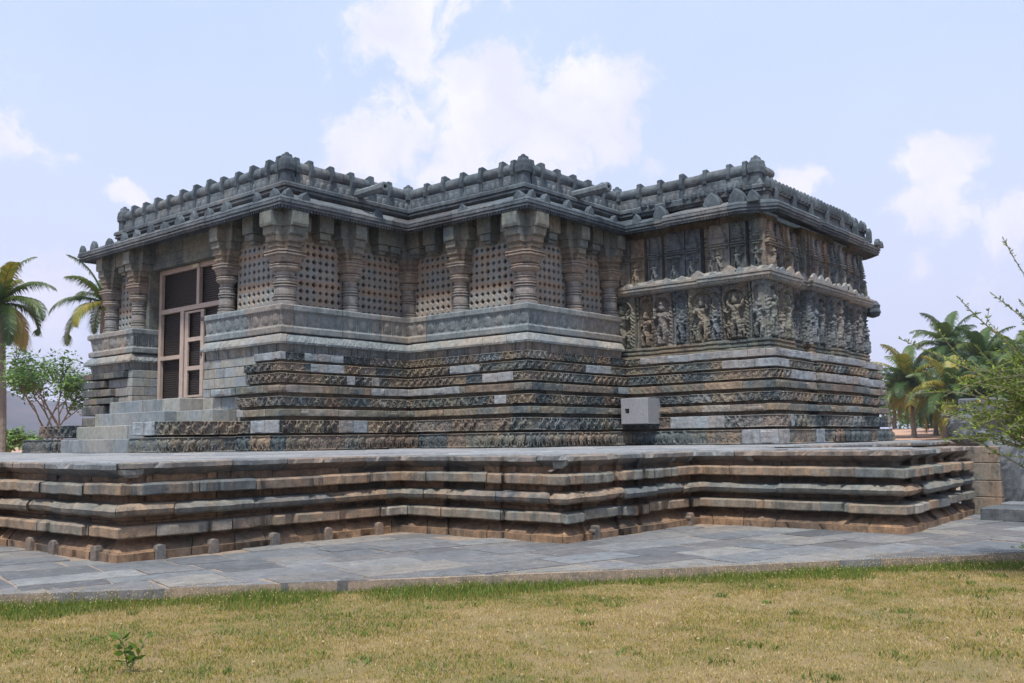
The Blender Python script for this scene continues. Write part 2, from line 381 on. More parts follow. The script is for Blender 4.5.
# ---- carved relief patterns (metres of height)
def cap(x, y, x0, y0, x1, y1, r, h=1):
    dx, dy = x1-x0, y1-y0; q = np.clip(((x-x0)*dx+(y-y0)*dy)/(dx*dx+dy*dy+1e-9), 0, 1)
    d = np.hypot(x-x0-q*dx, y-y0-q*dy); return np.sqrt(np.clip(1-(d/r)**2, 0, 1))*h
def mx(*a):
    o = a[0]
    for b in a[1:]: o = np.maximum(o, b)
    return o
def elephants(z0, z1, per, seed, amp=.075):
    H = z1-z0
    def f(s, z, pz):
        k = np.floor(s/per); x = (s/per-k); rr = vn(k*1.0, k*0+3, seed); x = (x-.5)*per/H+(rr-.5)*.1; y = (z-z0)/H
        b = mx(cap(x, y, -.18, .52, .15, .55, .27), cap(x, y, .36, .68, .38, .66, .18), cap(x, y, .48, .6, .50+.08*rr, .18, .075), cap(x, y, -.25, .4, -.27, .1, .09), cap(x, y, -.05, .4, -.08, .1, .085), cap(x, y, .14, .4, .2+.06*rr, .1, .09), cap(x, y, -.02, .85, .0, .8, .12, .8)*(rr > .3), cap(x, y, -.45, .3, -.42, .75, .05, .7))
        worn = np.clip(vn(s*1.1, s*0, seed+4)*2.2-.25, .25, 1)
        rim = ((pz > z0+.03) & (pz < z1-.03))
        return (b*amp*worn-.035+fbm(s*26, z*26, seed, 2)*.035)*rim
    return f
def riders(z0, z1, per, seed, amp=.065):
    H = z1-z0
    def f(s, z, pz):
        k = np.floor(s/per); rr = vn(k*1.7, k*0+1, seed); x = (s/per-k-.5)*per/H; y = (z-z0)/H
        b = mx(cap(x, y, -.2, .45, .12, .5+.08*rr, .17), cap(x, y, .15, .55, .3, .85, .1), cap(x, y, .3, .85, .42, .72, .09), cap(x, y, -.22, .4, -.3, .1, .07), cap(x, y, -.1, .4, -.05, .12, .06), cap(x, y, .1, .4, .28*rr+.1, .14, .06), cap(x, y, -.02, .6, -.04, .86, .1), cap(x, y, -.4, .7, -.35, .2, .06, .7))
        rim = ((pz > z0+.025) & (pz < z1-.025)); worn = np.clip(vn(s*1.3, s*0+5, seed+4)*2.2-.2, .3, 1)
        return (b*amp*worn-.035+fbm(s*30, z*30, seed, 2)*.035)*rim
    return f
def scroll(z0, z1, per, seed, amp=.045):
    H = z1-z0
    def f(s, z, pz):
        k = np.floor(s/per); x = (s/per-k-.5)*per/H; y = (z-z0)/H-.5; y = y*np.where(k % 2 == 0, 1, -1)
        r = np.hypot(x, y); a = np.arctan2(y, x); b = .5+.5*np.sin(r*22-a)
        q_ = _h(k, k*0, seed+3); r2 = np.hypot(x-(q_-.5)*.5, y+.1); b = np.maximum(b*(r < .42), cap(x, y, -.3+q_*.3, -.35, .25-q_*.4, .3, .12)*.9); b = np.where(q_ > .6, mx(cap(x, y, -.1, -.2, .1, .05, .24), cap(x, y, .15, .1, .3*q_, .34, .11), cap(x, y, -.3, .1, -.25, -.4, .08), cap(x, y, .1, -.2, .2, -.45, .08)), b)
        rim = ((pz > z0+.02) & (pz < z1-.02)); return (np.minimum(b, 1)*amp-.035+fbm(s*30, z*30, seed, 2)*.025)*rim
    return f
def diag(z0, z1, per, seed, amp=.012):
    def f(s, z, pz):
        return (.5+.5*np.sin((s+z*1.2)*2*math.pi/per))*amp*((pz > z0+.02) & (pz < z1-.02))*np.clip(vn(s*.8, s*0, seed)*3-1, 0, 1)
    return f

TEMPLE = empty('stone_temple', (22, 19, HP), 'weathered grey stone temple with carved friezes and pierced screens standing on a stepped platform', 'temple')
TW = parent_world
# ---------------------------------------------------------------- moulded base courses of the temple
YR, YD = 22.87, 26.69              # doorway passage between these Y on the left wing
def temple_path(y_start):
    return [(xA, y_start)]+HALL+SHR
# name, d, z0, z1, start photo column on the left wing, relief, pale spans in photo columns
ROWS = [
 ('elephant_frieze', .68, 1.175, 1.555, 232, lambda a, b: elephants(a, b, .36, 1), [(742, 790), (818, 826)], (.35, .2)),
 ('horse_frieze', .64, 1.605, 1.93, 232, lambda a, b: riders(a, b, .34, 2), [(250, 279), (339, 367), (671, 725), (791, 795)], (.42, .25)),
 ('plain_band', .60, 2.02, 2.205, 237, lambda a, b: diag(a, b, .16, 3), [(237, 243)], (.55, .2)),
 ('scroll_frieze', .58, 2.285, 2.515, 236, lambda a, b: scroll(a, b, .26, 4), [(495, 507)], (.4, .25)),
 ('plain_band', .56, 2.60, 2.80, 210, lambda a, b: diag(a, b, .2, 5), [(211, 231), (371, 460), (618, 629)], (.45, .25)),
 ('story_frieze', .54, 2.85, 3.09, 246, lambda a, b: riders(a, b, .25, 6, .055), [(347, 355), (372, 379), (482, 513), (783, 792)], (.4, .25)),
 ('makara_frieze', .52, 3.14, 3.36, 243, lambda a, b: riders(a, b, .3, 7, .06), [(311, 344), (450, 480), (586, 612), (722, 790)], (.42, .25)),
 ('swan_frieze', .50, 3.42, 3.62, 253, lambda a, b: scroll(a, b, .22, 8, .04), [(254, 285), (304, 343), (640, 816)], (.42, .22)),
]
for k, (nm, d, z0, z1, xs, rel, pales, tone) in enumerate(ROWS):
    y0 = on(xs, 400, 0, xA-d).y
    path = offs([(xA, y0)]+HALL+SHR, d)
    path[0] = (xA-d, y0)
    B = blocks(sum(plen(path)), .45, 1.25, 50+k, [tuple(sorted((px_s(path, z0, a), px_s(path, z0, b)))) for a, b in pales], tone=tone)
    fr = rel(z0, z1); pal = np.array([b[3] for b in B]); be = np.array([b[0] for b in B])
    pl_r = random.Random(k)
    for b in B:
        if b[3] == 0 and pl_r.random() < .10: b[3] = .25
    smooth_blocks = np.array([1.0 if b[3] > .5 else 0 for b in B])
    def dsp(s, z, pz, fr=fr, be=be, sb=smooth_blocks, k=k):
        bi = np.clip(np.searchsorted(be, s, 'right')-1, 0, len(be)-1); return np.where(sb[bi] > .5, 0.0, fr(s, z, pz))
    mb = MB(); carved = 'frieze' in nm
    strip(mb, path, box_prof(z0+.012, z1, .26, .012, 14 if carved else 4), .025 if carved else .06, B, dsp, jog=.016, rough=.008, seed=90+k, chip=.03)
    obj(nm, mb, M['base'], TEMPLE)
# rough backing between and behind the courses
mb = MB()
yb = on(236, 400, 0, xA-.45).y
pb = offs([(xA, yb)]+HALL+SHR, .36); pb[0] = (xA-.36, yb)
strip(mb, pb, [(-.3, HP), (0, HP), (0, 3.66), (-.3, 3.66)], .5, None, jog=.0, seed=3)
obj('base_core', mb, M['wall'], TEMPLE)

# ---------------------------------------------------------------- bench ledge (kakshasana) round the hall
def petals(z0, z1, per, amp):
    return lambda s, z, pz: (np.abs(np.sin(math.pi*s/per)))**.7*amp-amp
def panelpat(z0, z1, per, seed):
    H = z1-z0
    def f(s, z, pz):
        k = np.floor(s/per); x = (s/per-k-.5)*per/H; y = (z-z0)/H-.5
        b = np.maximum(cap(x, y, 0, -.08, 0, .1, .33, .9), ((np.abs(x) > per/H/2-.16) & (np.abs(x) < per/H/2-.06))*.7)
        return (b*.03-.025+fbm(s*20, z*20, seed, 2)*.012)*((pz > z0+.03) & (pz < z1-.03))
    return f
def ledge(path, pale_l, seed, parts=True):
    tot_ = sum(plen(path(0)))
    mb = MB(); p1 = path(.5)
    strip(mb, p1, [(-.4, 3.60), (-.12, 3.60), (-.10, 3.74), (-.07, 3.84)], .05, blocks(tot_+2, .6, 1.4, seed, tone=(.6, .2)), petals(0, 0, .11, .05), seed=seed)
    strip(mb, p1, [(-.3, 3.82), (.04, 3.83), (.05, 3.88), (.02, 3.94), (-.04, 4.03), (-.10, 4.08), (-.4, 4.12)], .035, blocks(tot_+2, .8, 1.8, seed+1, tone=(.55, .2)),
          lambda s, z, pz: fbm(s*17, z*17, 4, 2)*.05*(pz > 3.86)*(vn(s*.35, s*0, seed) > .42), jog=.01, seed=seed+1)
    obj('ledge_cornice', mb, M['ledge'], TEMPLE)
    mb = MB(); p2 = path(.42)
    B = blocks(tot_+2, 1.1, 2.2, seed+2, tone=(.45, .25))
    strip(mb, p2, [(-.4, 4.10), (0, 4.11), (.015, 4.13), (.02, 4.25), (-.01, 4.29), (-.2, 4.30)], .08, B, jog=.012, seed=seed+2)
    strip(mb, p2, [(-.3, 4.28)]+[(-.035+.05*k/10, 4.285+.37*k/10) for k in range(11)]+[(-.3, 4.66)], .035, B, panelpat(4.285, 4.655, .42, seed), jog=.012, seed=seed+3)
    strip(mb, p2, [(-.35, 4.65), (.02, 4.66), (.045, 4.69), (.045, 4.80), (.02, 4.83), (-.55, 4.835)], .08, B, jog=.012, seed=seed+4)
    obj('bench_ledge', mb, M['ledge'], TEMPLE)
def hl(d):
    p = offs([(xA, 30)]+HALL+[(xD, 12)], d); p[0] = (xA-d, YR-.05)
    e = p[-2]; return p[:-2]+[(xD-.62, e[1])]
ledge(hl, [], 200)
def wl(d):                       # left flank of the doorway, turning into the passage and round the far end
    return [(xA+.35, yL+d), (xA-d, yL+d), (xA-d, YD), (xA+.40, YD)]
def wl_(d):
    return [(xA+3, yL+d), (xA-d, yL+d), (xA-d, YD-.0+(.5-d)*.0), (xA+.42, YD-.0+(.5-d)*.0)]
ledge(lambda d: wl_(d), [], 240)

# courses of the left flank block: broken old friezes and new masonry
mbf = MB(); mbo = MB(); mbr = MB(); rb = random.Random(5)
xf0 = xA-.62; z = HP
CR = [1.175, 1.56, 1.92, 2.26, 2.6, 2.83, 3.1, 3.36, 3.6]
for i in range(len(CR)-1):
    z0, z1 = CR[i], CR[i+1]-.012
    # passage side face (new stones) and front face
    if i < 4: ins = 0
    else: ins = .06
    xx = xA-.42
    x_ = xx
    while x_ < xA+.4:
        w_ = rb.uniform(.3, .5); x2 = min(x_+w_, xA+.4)
        mbf.box(x_+.004, YD+.003, z0, x2-.004, YD+.25, z1, (rb.random(), rb.random()*.4, rb.random()*.4)); x_ = x2
    y_ = YD+.25
    while y_ < yL+.45:
        w_ = rb.uniform(.35, .75); y2 = min(y_+w_, yL+.45); old = y_ > YD+1.1-.1*i+rb.uniform(-.3, .3) and i > 0
        (mbo if old else mbf).box(xA-.42-(.16 if old else 0)+rb.uniform(-.02, .02), y_+.004, z0+(.02 if old else 0), xA, y2-.004, z1-(.03 if old else 0), (rb.random()*.6, 0 if old else rb.random()*.4, rb.random()*.5)); y_ = y2
    mbo.box(xA+.0, yL+.1, z0, xA+3, yL+.5, z1, (rb.random()*.6, 0, .2))
    # right of the passage: rebuilt pale wall with staggered end
    xe = {0: 232, 1: 232, 2: 236, 3: 235, 4: 209, 5: 245, 6: 242, 7: 252}[i]
    ye = on(xe, 400, 0, xA-.5).y
    y_ = ye-.05; j = 0
    while y_ < YR+.0:
        w_ = rb.uniform(.38, .62); y2 = min(y_+w_, YR)
        if y2-y_ > .05: mbr.box(xA-.42+rb.uniform(-.008, .008), y_+.004, z0, xA+.4, y2-.004, z1, (rb.random(), rb.random()*.5, rb.random()*.4))
        y_ = y2
mbs = MB(); mbs.box(13.3, 21.2, 1.9, xA-.45, YR+.02, 2.24, (.5, .3, 0)); obj('stair_wall', mbs, M['fresh'], TEMPLE); obj('rebuilt_masonry', mbf, M['fresh'], TEMPLE); obj('rebuilt_masonry', mbr, M['fresh'], TEMPLE); obj('old_courses', mbo, M['base'], TEMPLE)
# stair with four risers and carved flanking blocks
XS = [12.0, 12.44, 12.95, 13.38]; ZS = [1.53, 1.89, 2.25, 2.6]
for k in range(4):
    mb = MB(); y_ = 21.3 if k == 9 else YR+.03
    zb = HP+.003 if k == 0 else ZS[k-1]-.03
    while y_ < YD-.05:
        w_ = rb.uniform(.7, 1.5); y2 = min(y_+w_, YD-.02); mb.box(XS[k]+rb.uniform(-.01, .01), y_+.004, zb, XS[k+1]+.1 if k < 3 else 15.1, y2-.004, ZS[k], (rb.random(), rb.random()*.3, .1), .015); y_ = y2
    obj('stair_step', mb, M['fresh'], TEMPLE)
for (ya, yb_, x0s, tn) in ((20.85, YR+.0, (12.0, 12.06), .5), (YD+.0, 29.1, (12.0, 12.25), .12)):
    for k, (z0, z1) in enumerate(((1.175, 1.55), (1.60, 1.94))):
        mb = MB(); x0 = x0s[k]; yb2 = yb_-.5*k if ya > 25 else yb_
        path = [(x0+1.9, yb2), (x0, yb2), (x0, ya), (xA-.5, ya)]
        B = blocks(sum(plen(path)), .6, 1.3, 300+k, [(1.95, 3.0)] if (ya < 25 and k == 1) else [], tone=(tn, .15))
        be = np.array([b[0] for b in B]); sb = np.array([b[3] > .5 for b in B]); fr = (elephants if k == 0 else riders)(z0, z1, .38, 31+k, .06)
        def dsp(s, z, pz, fr=fr, be=be, sb=sb):
            bi = np.clip(np.searchsorted(be, s, 'right')-1, 0, len(be)-1); return np.where(sb[bi], 0.0, fr(s, z, pz))
        strip(mb, path, box_prof(z0, z1, .45, .014, 14), .025, B, dsp, jog=.015, rough=.01, seed=310+k)
        mb.box(x0+.2, ya+.2, z0, xA-.4, yb2-.2, z1-.004, (.3, .1, 0))
        obj('stair_flank', mb, M['base'], TEMPLE)

# ---------------------------------------------------------------- hall: beams, screens, columns
mb = MB()
hp_ = [(xA+6, yL-.05), (xA, yL-.05)]+HALL+[(xD+.3, yC)]
bp = offs(hp_, -.10)
strip(mb, bp, [(-.4, 6.62), (0, 6.62), (0, 6.80), (-.012, 6.81), (-.012, 6.83), (0, 6.84), (0, 7.02), (-.012, 7.03), (-.012, 7.05), (0, 7.06), (0, 7.6), (-.4, 7.6)], .1, blocks(60, 1.5, 2.6, 9, tone=(.5, .2)), jog=.006, seed=12)
obj('lintel_beam', mb, M['wall'], TEMPLE)
def screen(x0, y0, x1, y1, z0, z1):
    Lg = math.dist((x0, y0), (x1, y1)); nx = max(2, round(Lg/.21)); nz = round((z1-z0)/.205); cw, ch = Lg/nx, (z1-z0)/nz
    t = ((x1-x0)/Lg, (y1-y0)/Lg); n = (t[1], -t[0]); mb = MB(); dp = .10
    def W(u, v, zz): return (x0+t[0]*u+n[0]*v, y0+t[1]*u+n[1]*v, zz)
    rr = random.Random(int(x0*100+y1)); bandrow = [r_ for r_ in range(nz) if r_ % 4 == 3]
    for i in range(nx):
        for j in range(nz):
            u, zc = (i+.5)*cw, z0+(j+.5)*ch; hw, hh = cw/2, ch/2
            tn = (.35+.3*vn(np.array(j//4*1.3), np.array(i//4*1.1), int(x0))+rr.uniform(-.08, .08), 0, .9 if j % 4 == 3 else .15+rr.random()*.3)
            v_ = rr.uniform(-.002, .002)
            sq = [(-hw, -hh), (0, -hh), (hw, -hh), (hw, 0), (hw, hh), (0, hh), (-hw, hh), (-hw, 0)]
            r1 = .066*rr.uniform(.85, 1.15); r0 = r1*.52
            st = [(-r0, -r0), (0, -r1), (r0, -r0), (r1, 0), (r0, r0), (0, r1), (-r0, r0), (-r1, 0)]
            outer = [W(u+a, v_, zc+b) for a, b in sq]; inn = [W(u+a*1.25, v_, zc+b*1.25) for a, b in st]; inn1 = [W(u+a, v_-.02, zc+b) for a, b in st]; inn2 = [W(u+a, -dp, zc+b) for a, b in st]; out2 = [W(u+a, -dp, zc+b) for a, b in sq]
            mb.loft([outer, inn, inn1, inn2, out2], tn, (False, False))
    return obj('perforated_screen', mb, M['screen'], TEMPLE)
# column with capital plates and cruciform corbels
def column_meshes(sc_=1.0, shaft_r=.27):
    s = MB(); r = shaft_r
    prof = [(r*1.2, 4.84), (r*1.2, 4.92), (r*1.0, 4.94), (r*1.14, 4.965), (r*1.14, 5.0), (r*.9, 5.01), (r*.9, 5.04), (r*1.06, 5.05), (r*1.06, 5.075), (r*.88, 5.085), (r*.98, 5.10), (r*1.0, 5.20), (r*.98, 5.29), (r*.86, 5.30), (r*1.1, 5.315), (r*1.1, 5.34), (r*.86, 5.355), (r*.86, 5.37), (r*1.12, 5.385), (r*1.12, 5.415), (r*.88, 5.43), (r*.97, 5.45), (r*.97, 5.52), (r*.86, 5.53), (r*1.06, 5.545), (r*1.06, 5.57), (r*.84, 5.58), (r*.9, 5.60), (r*.9, 5.70)]
    s.lathe(prof, seg=24, tint=(.45, .15, .3))
    c = MB()
    c.lathe([(r*.86, 5.68), (r*1.1, 5.70), (r*1.42, 5.77), (r*1.42, 5.80), (r*1.3, 5.81), (r*1.3, 5.83), (r*1.42, 5.84), (r*1.40, 5.86), (r*1.05, 5.88), (r*.95, 5.90)], seg=20, tint=(.5, .1, .5))
    c.lathe([(r*.95, 5.89), (r*1.15, 5.92), (r*1.28, 5.98), (r*1.22, 6.0), (r*1.40, 6.06), (r*1.35, 6.075), (r*1.6, 6.10), (r*1.6, 6.13), (r*1.42, 6.14), (r*1.42, 6.165), (r*1.6, 6.175), (r*1.6, 6.205), (r*1.3, 6.215)], seg=16, tint=(.5, .1, .6), square=1)
    b = MB(); w_ = r*.72
    rr = random.Random(2)
    for (e, z0, z1, ww, tb) in ((r*1.25, 6.215, 6.29, w_*1.0, .8), (r*1.4, 6.29, 6.37, w_*1.05, .8), (r*1.3, 6.37, 6.42, w_*1.0, .7), (r*1.6, 6.42, 6.58, w_*1.15, .6), (r*1.9, 6.585, 6.80, w_*1.15, .2), (r*2.25, 6.805, 7.17, w_*1.22, .05), (r*2.1, 7.172, 7.5, w_*1.1, .05)):
        zm = (z0+z1)/2; ch = (z1-z0)*.18
        for ax in (0, 1):
            def W(a, q, z): return (a, q, z) if ax == 0 else (q, a, z)
            q = ww+(.001 if ax else 0); zz = .0015*ax
            lo = e*.90 if z0 < 6.8 else e*.97
            b.loft([[W(-lo, -q, z0+zz), W(lo, -q, z0+zz), W(lo, q, z0+zz), W(-lo, q, z0+zz)], [W(-e, -q, z0+ch), W(e, -q, z0+ch), W(e, q, z0+ch), W(-e, q, z0+ch)], [W(-e, -q, z1-zz), W(e, -q, z1-zz), W(e, q, z1-zz), W(-e, q, z1-zz)]], (.5, .1, tb))
    return s, c, b
def make_column(x, y, r):
    r *= .88
    s, c, b = column_meshes(1, r); off = np.array((x, y, 0))
    for q in (s, c, b): q.xf(lambda V: V+off)
    o = obj('column', s, M['column'], TEMPLE, (x, y, 4.84))
    obj('capital', c, M['column'], o, (x, y, 5.68)); obj('corbel', b, M['wall'], o, (x, y, 6.22)); return o
dcol = .06
big = make_column(xA-dcol, yA-dcol, .315); dup(big, TEMPLE, (xB-dcol, yC-dcol, 4.84))
c0 = make_column(16.54, yA-dcol, .24)
for x, y in ((xB-.0, yA-.0), (xB-dcol, 17.68), (20.77, yC-dcol), (22.52, yC-dcol), (xA-dcol, 22.35), (xA-dcol, 27.05), (xA-dcol+.02, yL-.22)): dup(c0, TEMPLE, (x, y, 4.84))
pilz = (4.80, 6.62)
sv = -.06
for (x0, y0, x1, y1) in ((xA+.10, 22.1, xA+.10, yA-.2+.35), (xA+.25, yA+.10, 16.4, yA+.10), (16.65, yA+.10, xB-.12+.05, yA+.10), (xB+.10, yA-.15, xB+.10, 17.8), (xB+.10, 17.55, xB+.10, yC+.25), (xB+.25, yC+.10, 20.65, yC+.10), (20.9, yC+.10, 22.45, yC+.10), (22.55, yC+.1, 23.1, yC+.1), (xA+.10, yL-.35, xA+.10, 27.15)):
    screen(x0, y0, x1, y1, *pilz)
# hanging corbel blocks midway between the columns
mbh = MB()
mbh.box(-.24, -.30, 6.86, .24, .1, 7.45, (.5, 0, .1)); mbh.box(-.18, -.24, 6.68, .18, .1, 6.855, (.5, .1, .1)); mbh.box(-.13, -.17, 6.60, .13, .1, 6.678, (.5, .1, .2))
def rotL(V): return np.stack([V[:, 1], V[:, 0], V[:, 2]], 1)
mR = mbh
oR = obj('hanging_corbel', mR.xf(lambda V: V+np.array((15.55, yA, 0))), M['wall'], TEMPLE, (15.55, yA, 6.6))
for x, y in ((17.6, yA), (19.7, yC), (21.7, yC), (18.05, yA)): dup(oR, TEMPLE, (x, y, 6.6))
mL = MB(); mL.box(-.30, -.24, 6.86, .1, .24, 7.45, (.5, 0, .1)); mL.box(-.24, -.18, 6.68, .1, .18, 6.855, (.5, .1, .1)); mL.box(-.17, -.13, 6.60, .1, .13, 6.678, (.5, .1, .2))
oL = obj('hanging_corbel', mL.xf(lambda V: V+np.array((xA, 21.1, 0))), M['wall'], TEMPLE, (xA, 21.1, 6.6))
for x, y in ((xB, 18.7), (xB, 16.6), (xA, 27.9), (xB, 19.35)): dup(oL, TEMPLE, (x, y, 6.6))
# interior: floor, ceiling, back walls
mb = MB(); mb.box(xA+.5, yL-5.5, 2.2, 31, yL-.3, 2.62, (.3, 0, 0)); mb.box(xA+1.2, yA+1.1, 2.2, 31, yL-.3, 4.5, (.3, 0, 0)); mb.box(xB+1.2, yC+.9, 2.2, 31, yA+2, 4.5, (.3, 0, 0))
mb.box(xA+3.4, yA+3.2, 2.2, xA+3.6, yL-.3, 7.5, (.3, 0, 0)); mb.box(xB+2.6, yC+2.4, 2.2, xB+2.8, yA+3.4, 7.5, (.3, 0, 0)); mb.box(xA+3.5, yA+3.2, 2.2, xB+2.8, yA+3.4, 7.5, (.3, 0, 0)); mb.box(xB+2.7, yC+2.4, 2.2, 31, yC+2.6, 7.5, (.3, 0, 0))
mb.box(xA+.05, YD, 4.7, xA+.55, YD+.26, 7.5, (.4, 0, .2)); mb.box(xA+.08, YR-.35, 4.7, xA+.5, YR+.02, 7.5, (.4, 0, .2)); mb.box(xA+.35, yL-.2, 4.0, xA+5.5, yL-.02, 7.5, (.4, 0, .2)); mb.box(xA+.6, YD-.1, 4.0, xA+3.4, YD+.1, 7.5, (.3, 0, 0)); mb.box(xA+.38, YD-4, 6.6, xA+.6, YD+.1, 7.5, (.45, 0, .1)); obj('inner_wall', mb, M['wall'], TEMPLE)
mb = MB()
for q in ((xA+.1, yA+.1, xF, yL-.1), (xB+.1, yC+.1, xF-.01, yA+.3), (xD+.0, yE+.5, xF-.02, yC+.3)): mb.box(q[0], q[1], 7.36+q[0]*.0005, q[2], q[3], 8.02+q[0]*.0005, (.4, 0, 0), .01)
obj('roof', mb, M['eave'], TEMPLE)
mb = MB(); strip(mb, [(xF, yE+6), (xF, yL), (xA+3, yL)], [(0, HP), (.5, HP), (.5, 3.6), (.1, 3.7), (.0, 7.36)], .5, seed=40); obj('rear_wall', mb, M['wall'], TEMPLE)

# ---------------------------------------------------------------- door in the passage
XDr = xA+.42
DR = empty('door_screen', (XDr, YD, 2.6), None, None); DR.parent = TEMPLE; DR.location = Vector((XDr, YD, 2.6))-TEMPLE.location
def on_x(x, y): return on(x, y, 0, XDr)
fr = MB(); zt = 6.62; Y0, Y1 = YR-.25, YD-.03
def bar(m_, ya, yb_, za, zb, xo=0, th=.12): m_.box(XDr-.06+xo, ya, za, XDr-.06+xo+th, yb_, zb, (.5, 0, 0), .008)
bar(fr, Y1-.13, Y1, 2.6, zt); bar(fr, Y0, Y0+.13, 2.6, zt); bar(fr, Y0+.13, Y1-.13, zt-.13, zt); bar(fr, Y0+.13, Y1-.13, 2.6, 2.69)
zm1, zm2 = on_x(190, 308).z, on_x(150+22, 358).z
bar(fr, Y0+.13, Y1-.13, zm1-.07, zm1+.07)
ym = on_x(200, 270).y; bar(fr, ym-.07, ym+.07, zm1+.07, zt-.13)
ya_, yb_ = on_x(183, 350).y, on_x(214, 350).y
bar(fr, ya_-.09, ya_+.09, 2.69, zm1-.07); bar(fr, ya_+.09, Y1-.13, zm2-.06, zm2+.06)
obj('door_frame', fr, M['wood'], DR)
lf = MB(); yl0, yl1 = ya_-.13, ya_-1.12; xo = -.03
lf_b = lambda a, b, c, d: lf.box(XDr-.03, min(a, b), c, XDr+.03, max(a, b), d, (.5, 0, 0), .006)
lf_b(yl0, yl0-.16, 2.72, zm1-.1); lf_b(yl1, yl1+.16, 2.72, zm1-.1)
zz_ = np.linspace(2.72, zm1-.1, 4)
for i, q in enumerate(zz_): lf_b(yl0-.16, yl1+.16, q-(.06 if i else 0), q+(.06 if i < 3 else 0))
dl = obj('door_leaf', lf, M['wood'], DR)
iron = plain('rusty_iron', (.12, .09, .08), .3, 20, .5, metal=.6)
h = MB(); h.box(XDr-.07, yl1+.04, 3.9, XDr-.03, yl1+.12, 4.02, (.5, 0, 0), .006); obj('padlock', h, iron, dl)
h = MB(); h.box(XDr-.06, yl1-.05, 4.9, XDr-.03, yl1+.1, 5.0, (.5, 0, 0), .006); obj('latch', h, iron, dl)
# slatted dark panels behind the frame
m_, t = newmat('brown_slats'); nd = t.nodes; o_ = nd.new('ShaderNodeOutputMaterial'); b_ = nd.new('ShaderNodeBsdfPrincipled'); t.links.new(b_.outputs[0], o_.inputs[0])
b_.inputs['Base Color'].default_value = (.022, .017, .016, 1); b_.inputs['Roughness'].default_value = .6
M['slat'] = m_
sl = MB()
z = 2.7
while z < zt: sl.box(XDr+.09, Y0+.05, z, XDr+.115, Y1-.02, z+.05, (.5, 0, 0), .006); z += .066
sl.box(XDr+.13, Y0+.02, 2.62, XDr+.16, Y1, zt+.05, (.5, 0, 0), .006); obj('slat_panel', sl, M['slat'], DR)  # solid dark sheet added behind the slats to stand for the unlit interior
bx = MB(); bx.box(XDr-.12, ym-.1, zt-.13, XDr-.06, ym+.22, zt-.02, (.5, 0, 0)); obj('door_lamp', bx, plain('pale_plastic', (.45, .43, .3), .1), DR)

# ---------------------------------------------------------------- eaves
def eave_path(d):
    e = [(xA+5, yL+.1), (xA, yL+.1), (xA, yA), (xB, yA), (xB, yC), (xD, yC), (xD, 12.75), (xD-.10, 12.75), (xD-.10, yE+.35), (xD+.1, yE+.0), (24.9, yE+.0), (24.9, yE+.1), (28.6, yE+.1), (28.6, yE+.22), (xF-.15, yE+.22), (xF+.05, yE+.45), (xF+.05, yE+6)]
    return offs(e, d)
def dentil(per, amp, zt_): return lambda s, z, pz: -amp*((s/per % 1) > .6)*(pz < zt_)
mb = MB(); EP = eave_path(.70)
B = blocks(sum(plen(EP)), 1.4, 2.6, 77, tone=(.45, .25))
strip(mb, EP, [(-.85, 7.52), (-.5, 7.46), (-.3, 7.38), (-.16, 7.27), (-.07, 7.20), (-.035, 7.19), (-.03, 7.25), (-.0, 7.26), (.0, 7.30), (-.02, 7.31), (-.02, 7.325), (.02, 7.335), (.02, 7.39), (0, 7.40), (0, 7.415), (.01, 7.43), (-.01, 7.475), (-.05, 7.50), (-.35, 7.62), (-.50, 7.72), (-.9, 7.72)], .033, B, dentil(.1, .05, 7.257), jog=.012, gap=.02, rough=.007, seed=78)
obj('eave', mb, M['eave'], TEMPLE)
# parapet: slab, carved panel and roll moulding
ppath = [(xA+5, yL-.75), (xA, yL-.75), (xA, yA), (xB, yA), (xB, yC), (xD, yC), (xD, 12.6), (xD-.08, 12.6), (xD-.08, yE-.05), (xD+.75, yE-.05), (xD+.75, yE+4)]
mb = MB(); pp = offs(ppath, .2)
def arcs(s, z, pz):
    k = np.floor(s/.22); x = s/.22-k-.5; y = (z-8.06)/.22
    return cap(x, y, 0, 0, 0, .45, .4)*.035*(pz > 8.055)*(pz < 8.3)
strip(mb, pp, [(-.35, 7.72), (-.12, 7.76), (-.02, 7.82), (0, 7.83), (.0, 7.88), (-.02, 7.89), (-.02, 7.91), (.03, 7.92), (.03, 8.0), (.0, 8.04), (-.08, 8.05)], .08, blocks(60, 1.2, 2.4, 81, tone=(.4, .2)), jog=.01, seed=82)
obj('parapet_slab', mb, M['eave'], TEMPLE)
mb = MB(); pp = offs(ppath, .08)
strip(mb, pp, [(-.25, 8.03), (0, 8.03)]+[(0-.003*k, 8.05+.035*k) for k in range(9)]+[(-.03, 8.35), (-.25, 8.35)], .035, blocks(60, .9, 1.8, 83, tone=(.5, .2)), arcs, jog=.008, seed=84)
obj('parapet_panel', mb, M['eave'], TEMPLE)
mb = MB(); cyl = [(-.2-.2*math.cos(a)*-1, 8.515+.185*math.sin(a)) for a in np.linspace(-1.35, 3.3, 16)]
strip(mb, pp, [(-.05, 8.34)]+cyl+[(-.36, 8.34)], .12, blocks(60, .73, .75, 85, tone=(.5, .15)), jog=.006, seed=86)
obj('parapet_roll', mb, M['eave'], TEMPLE)
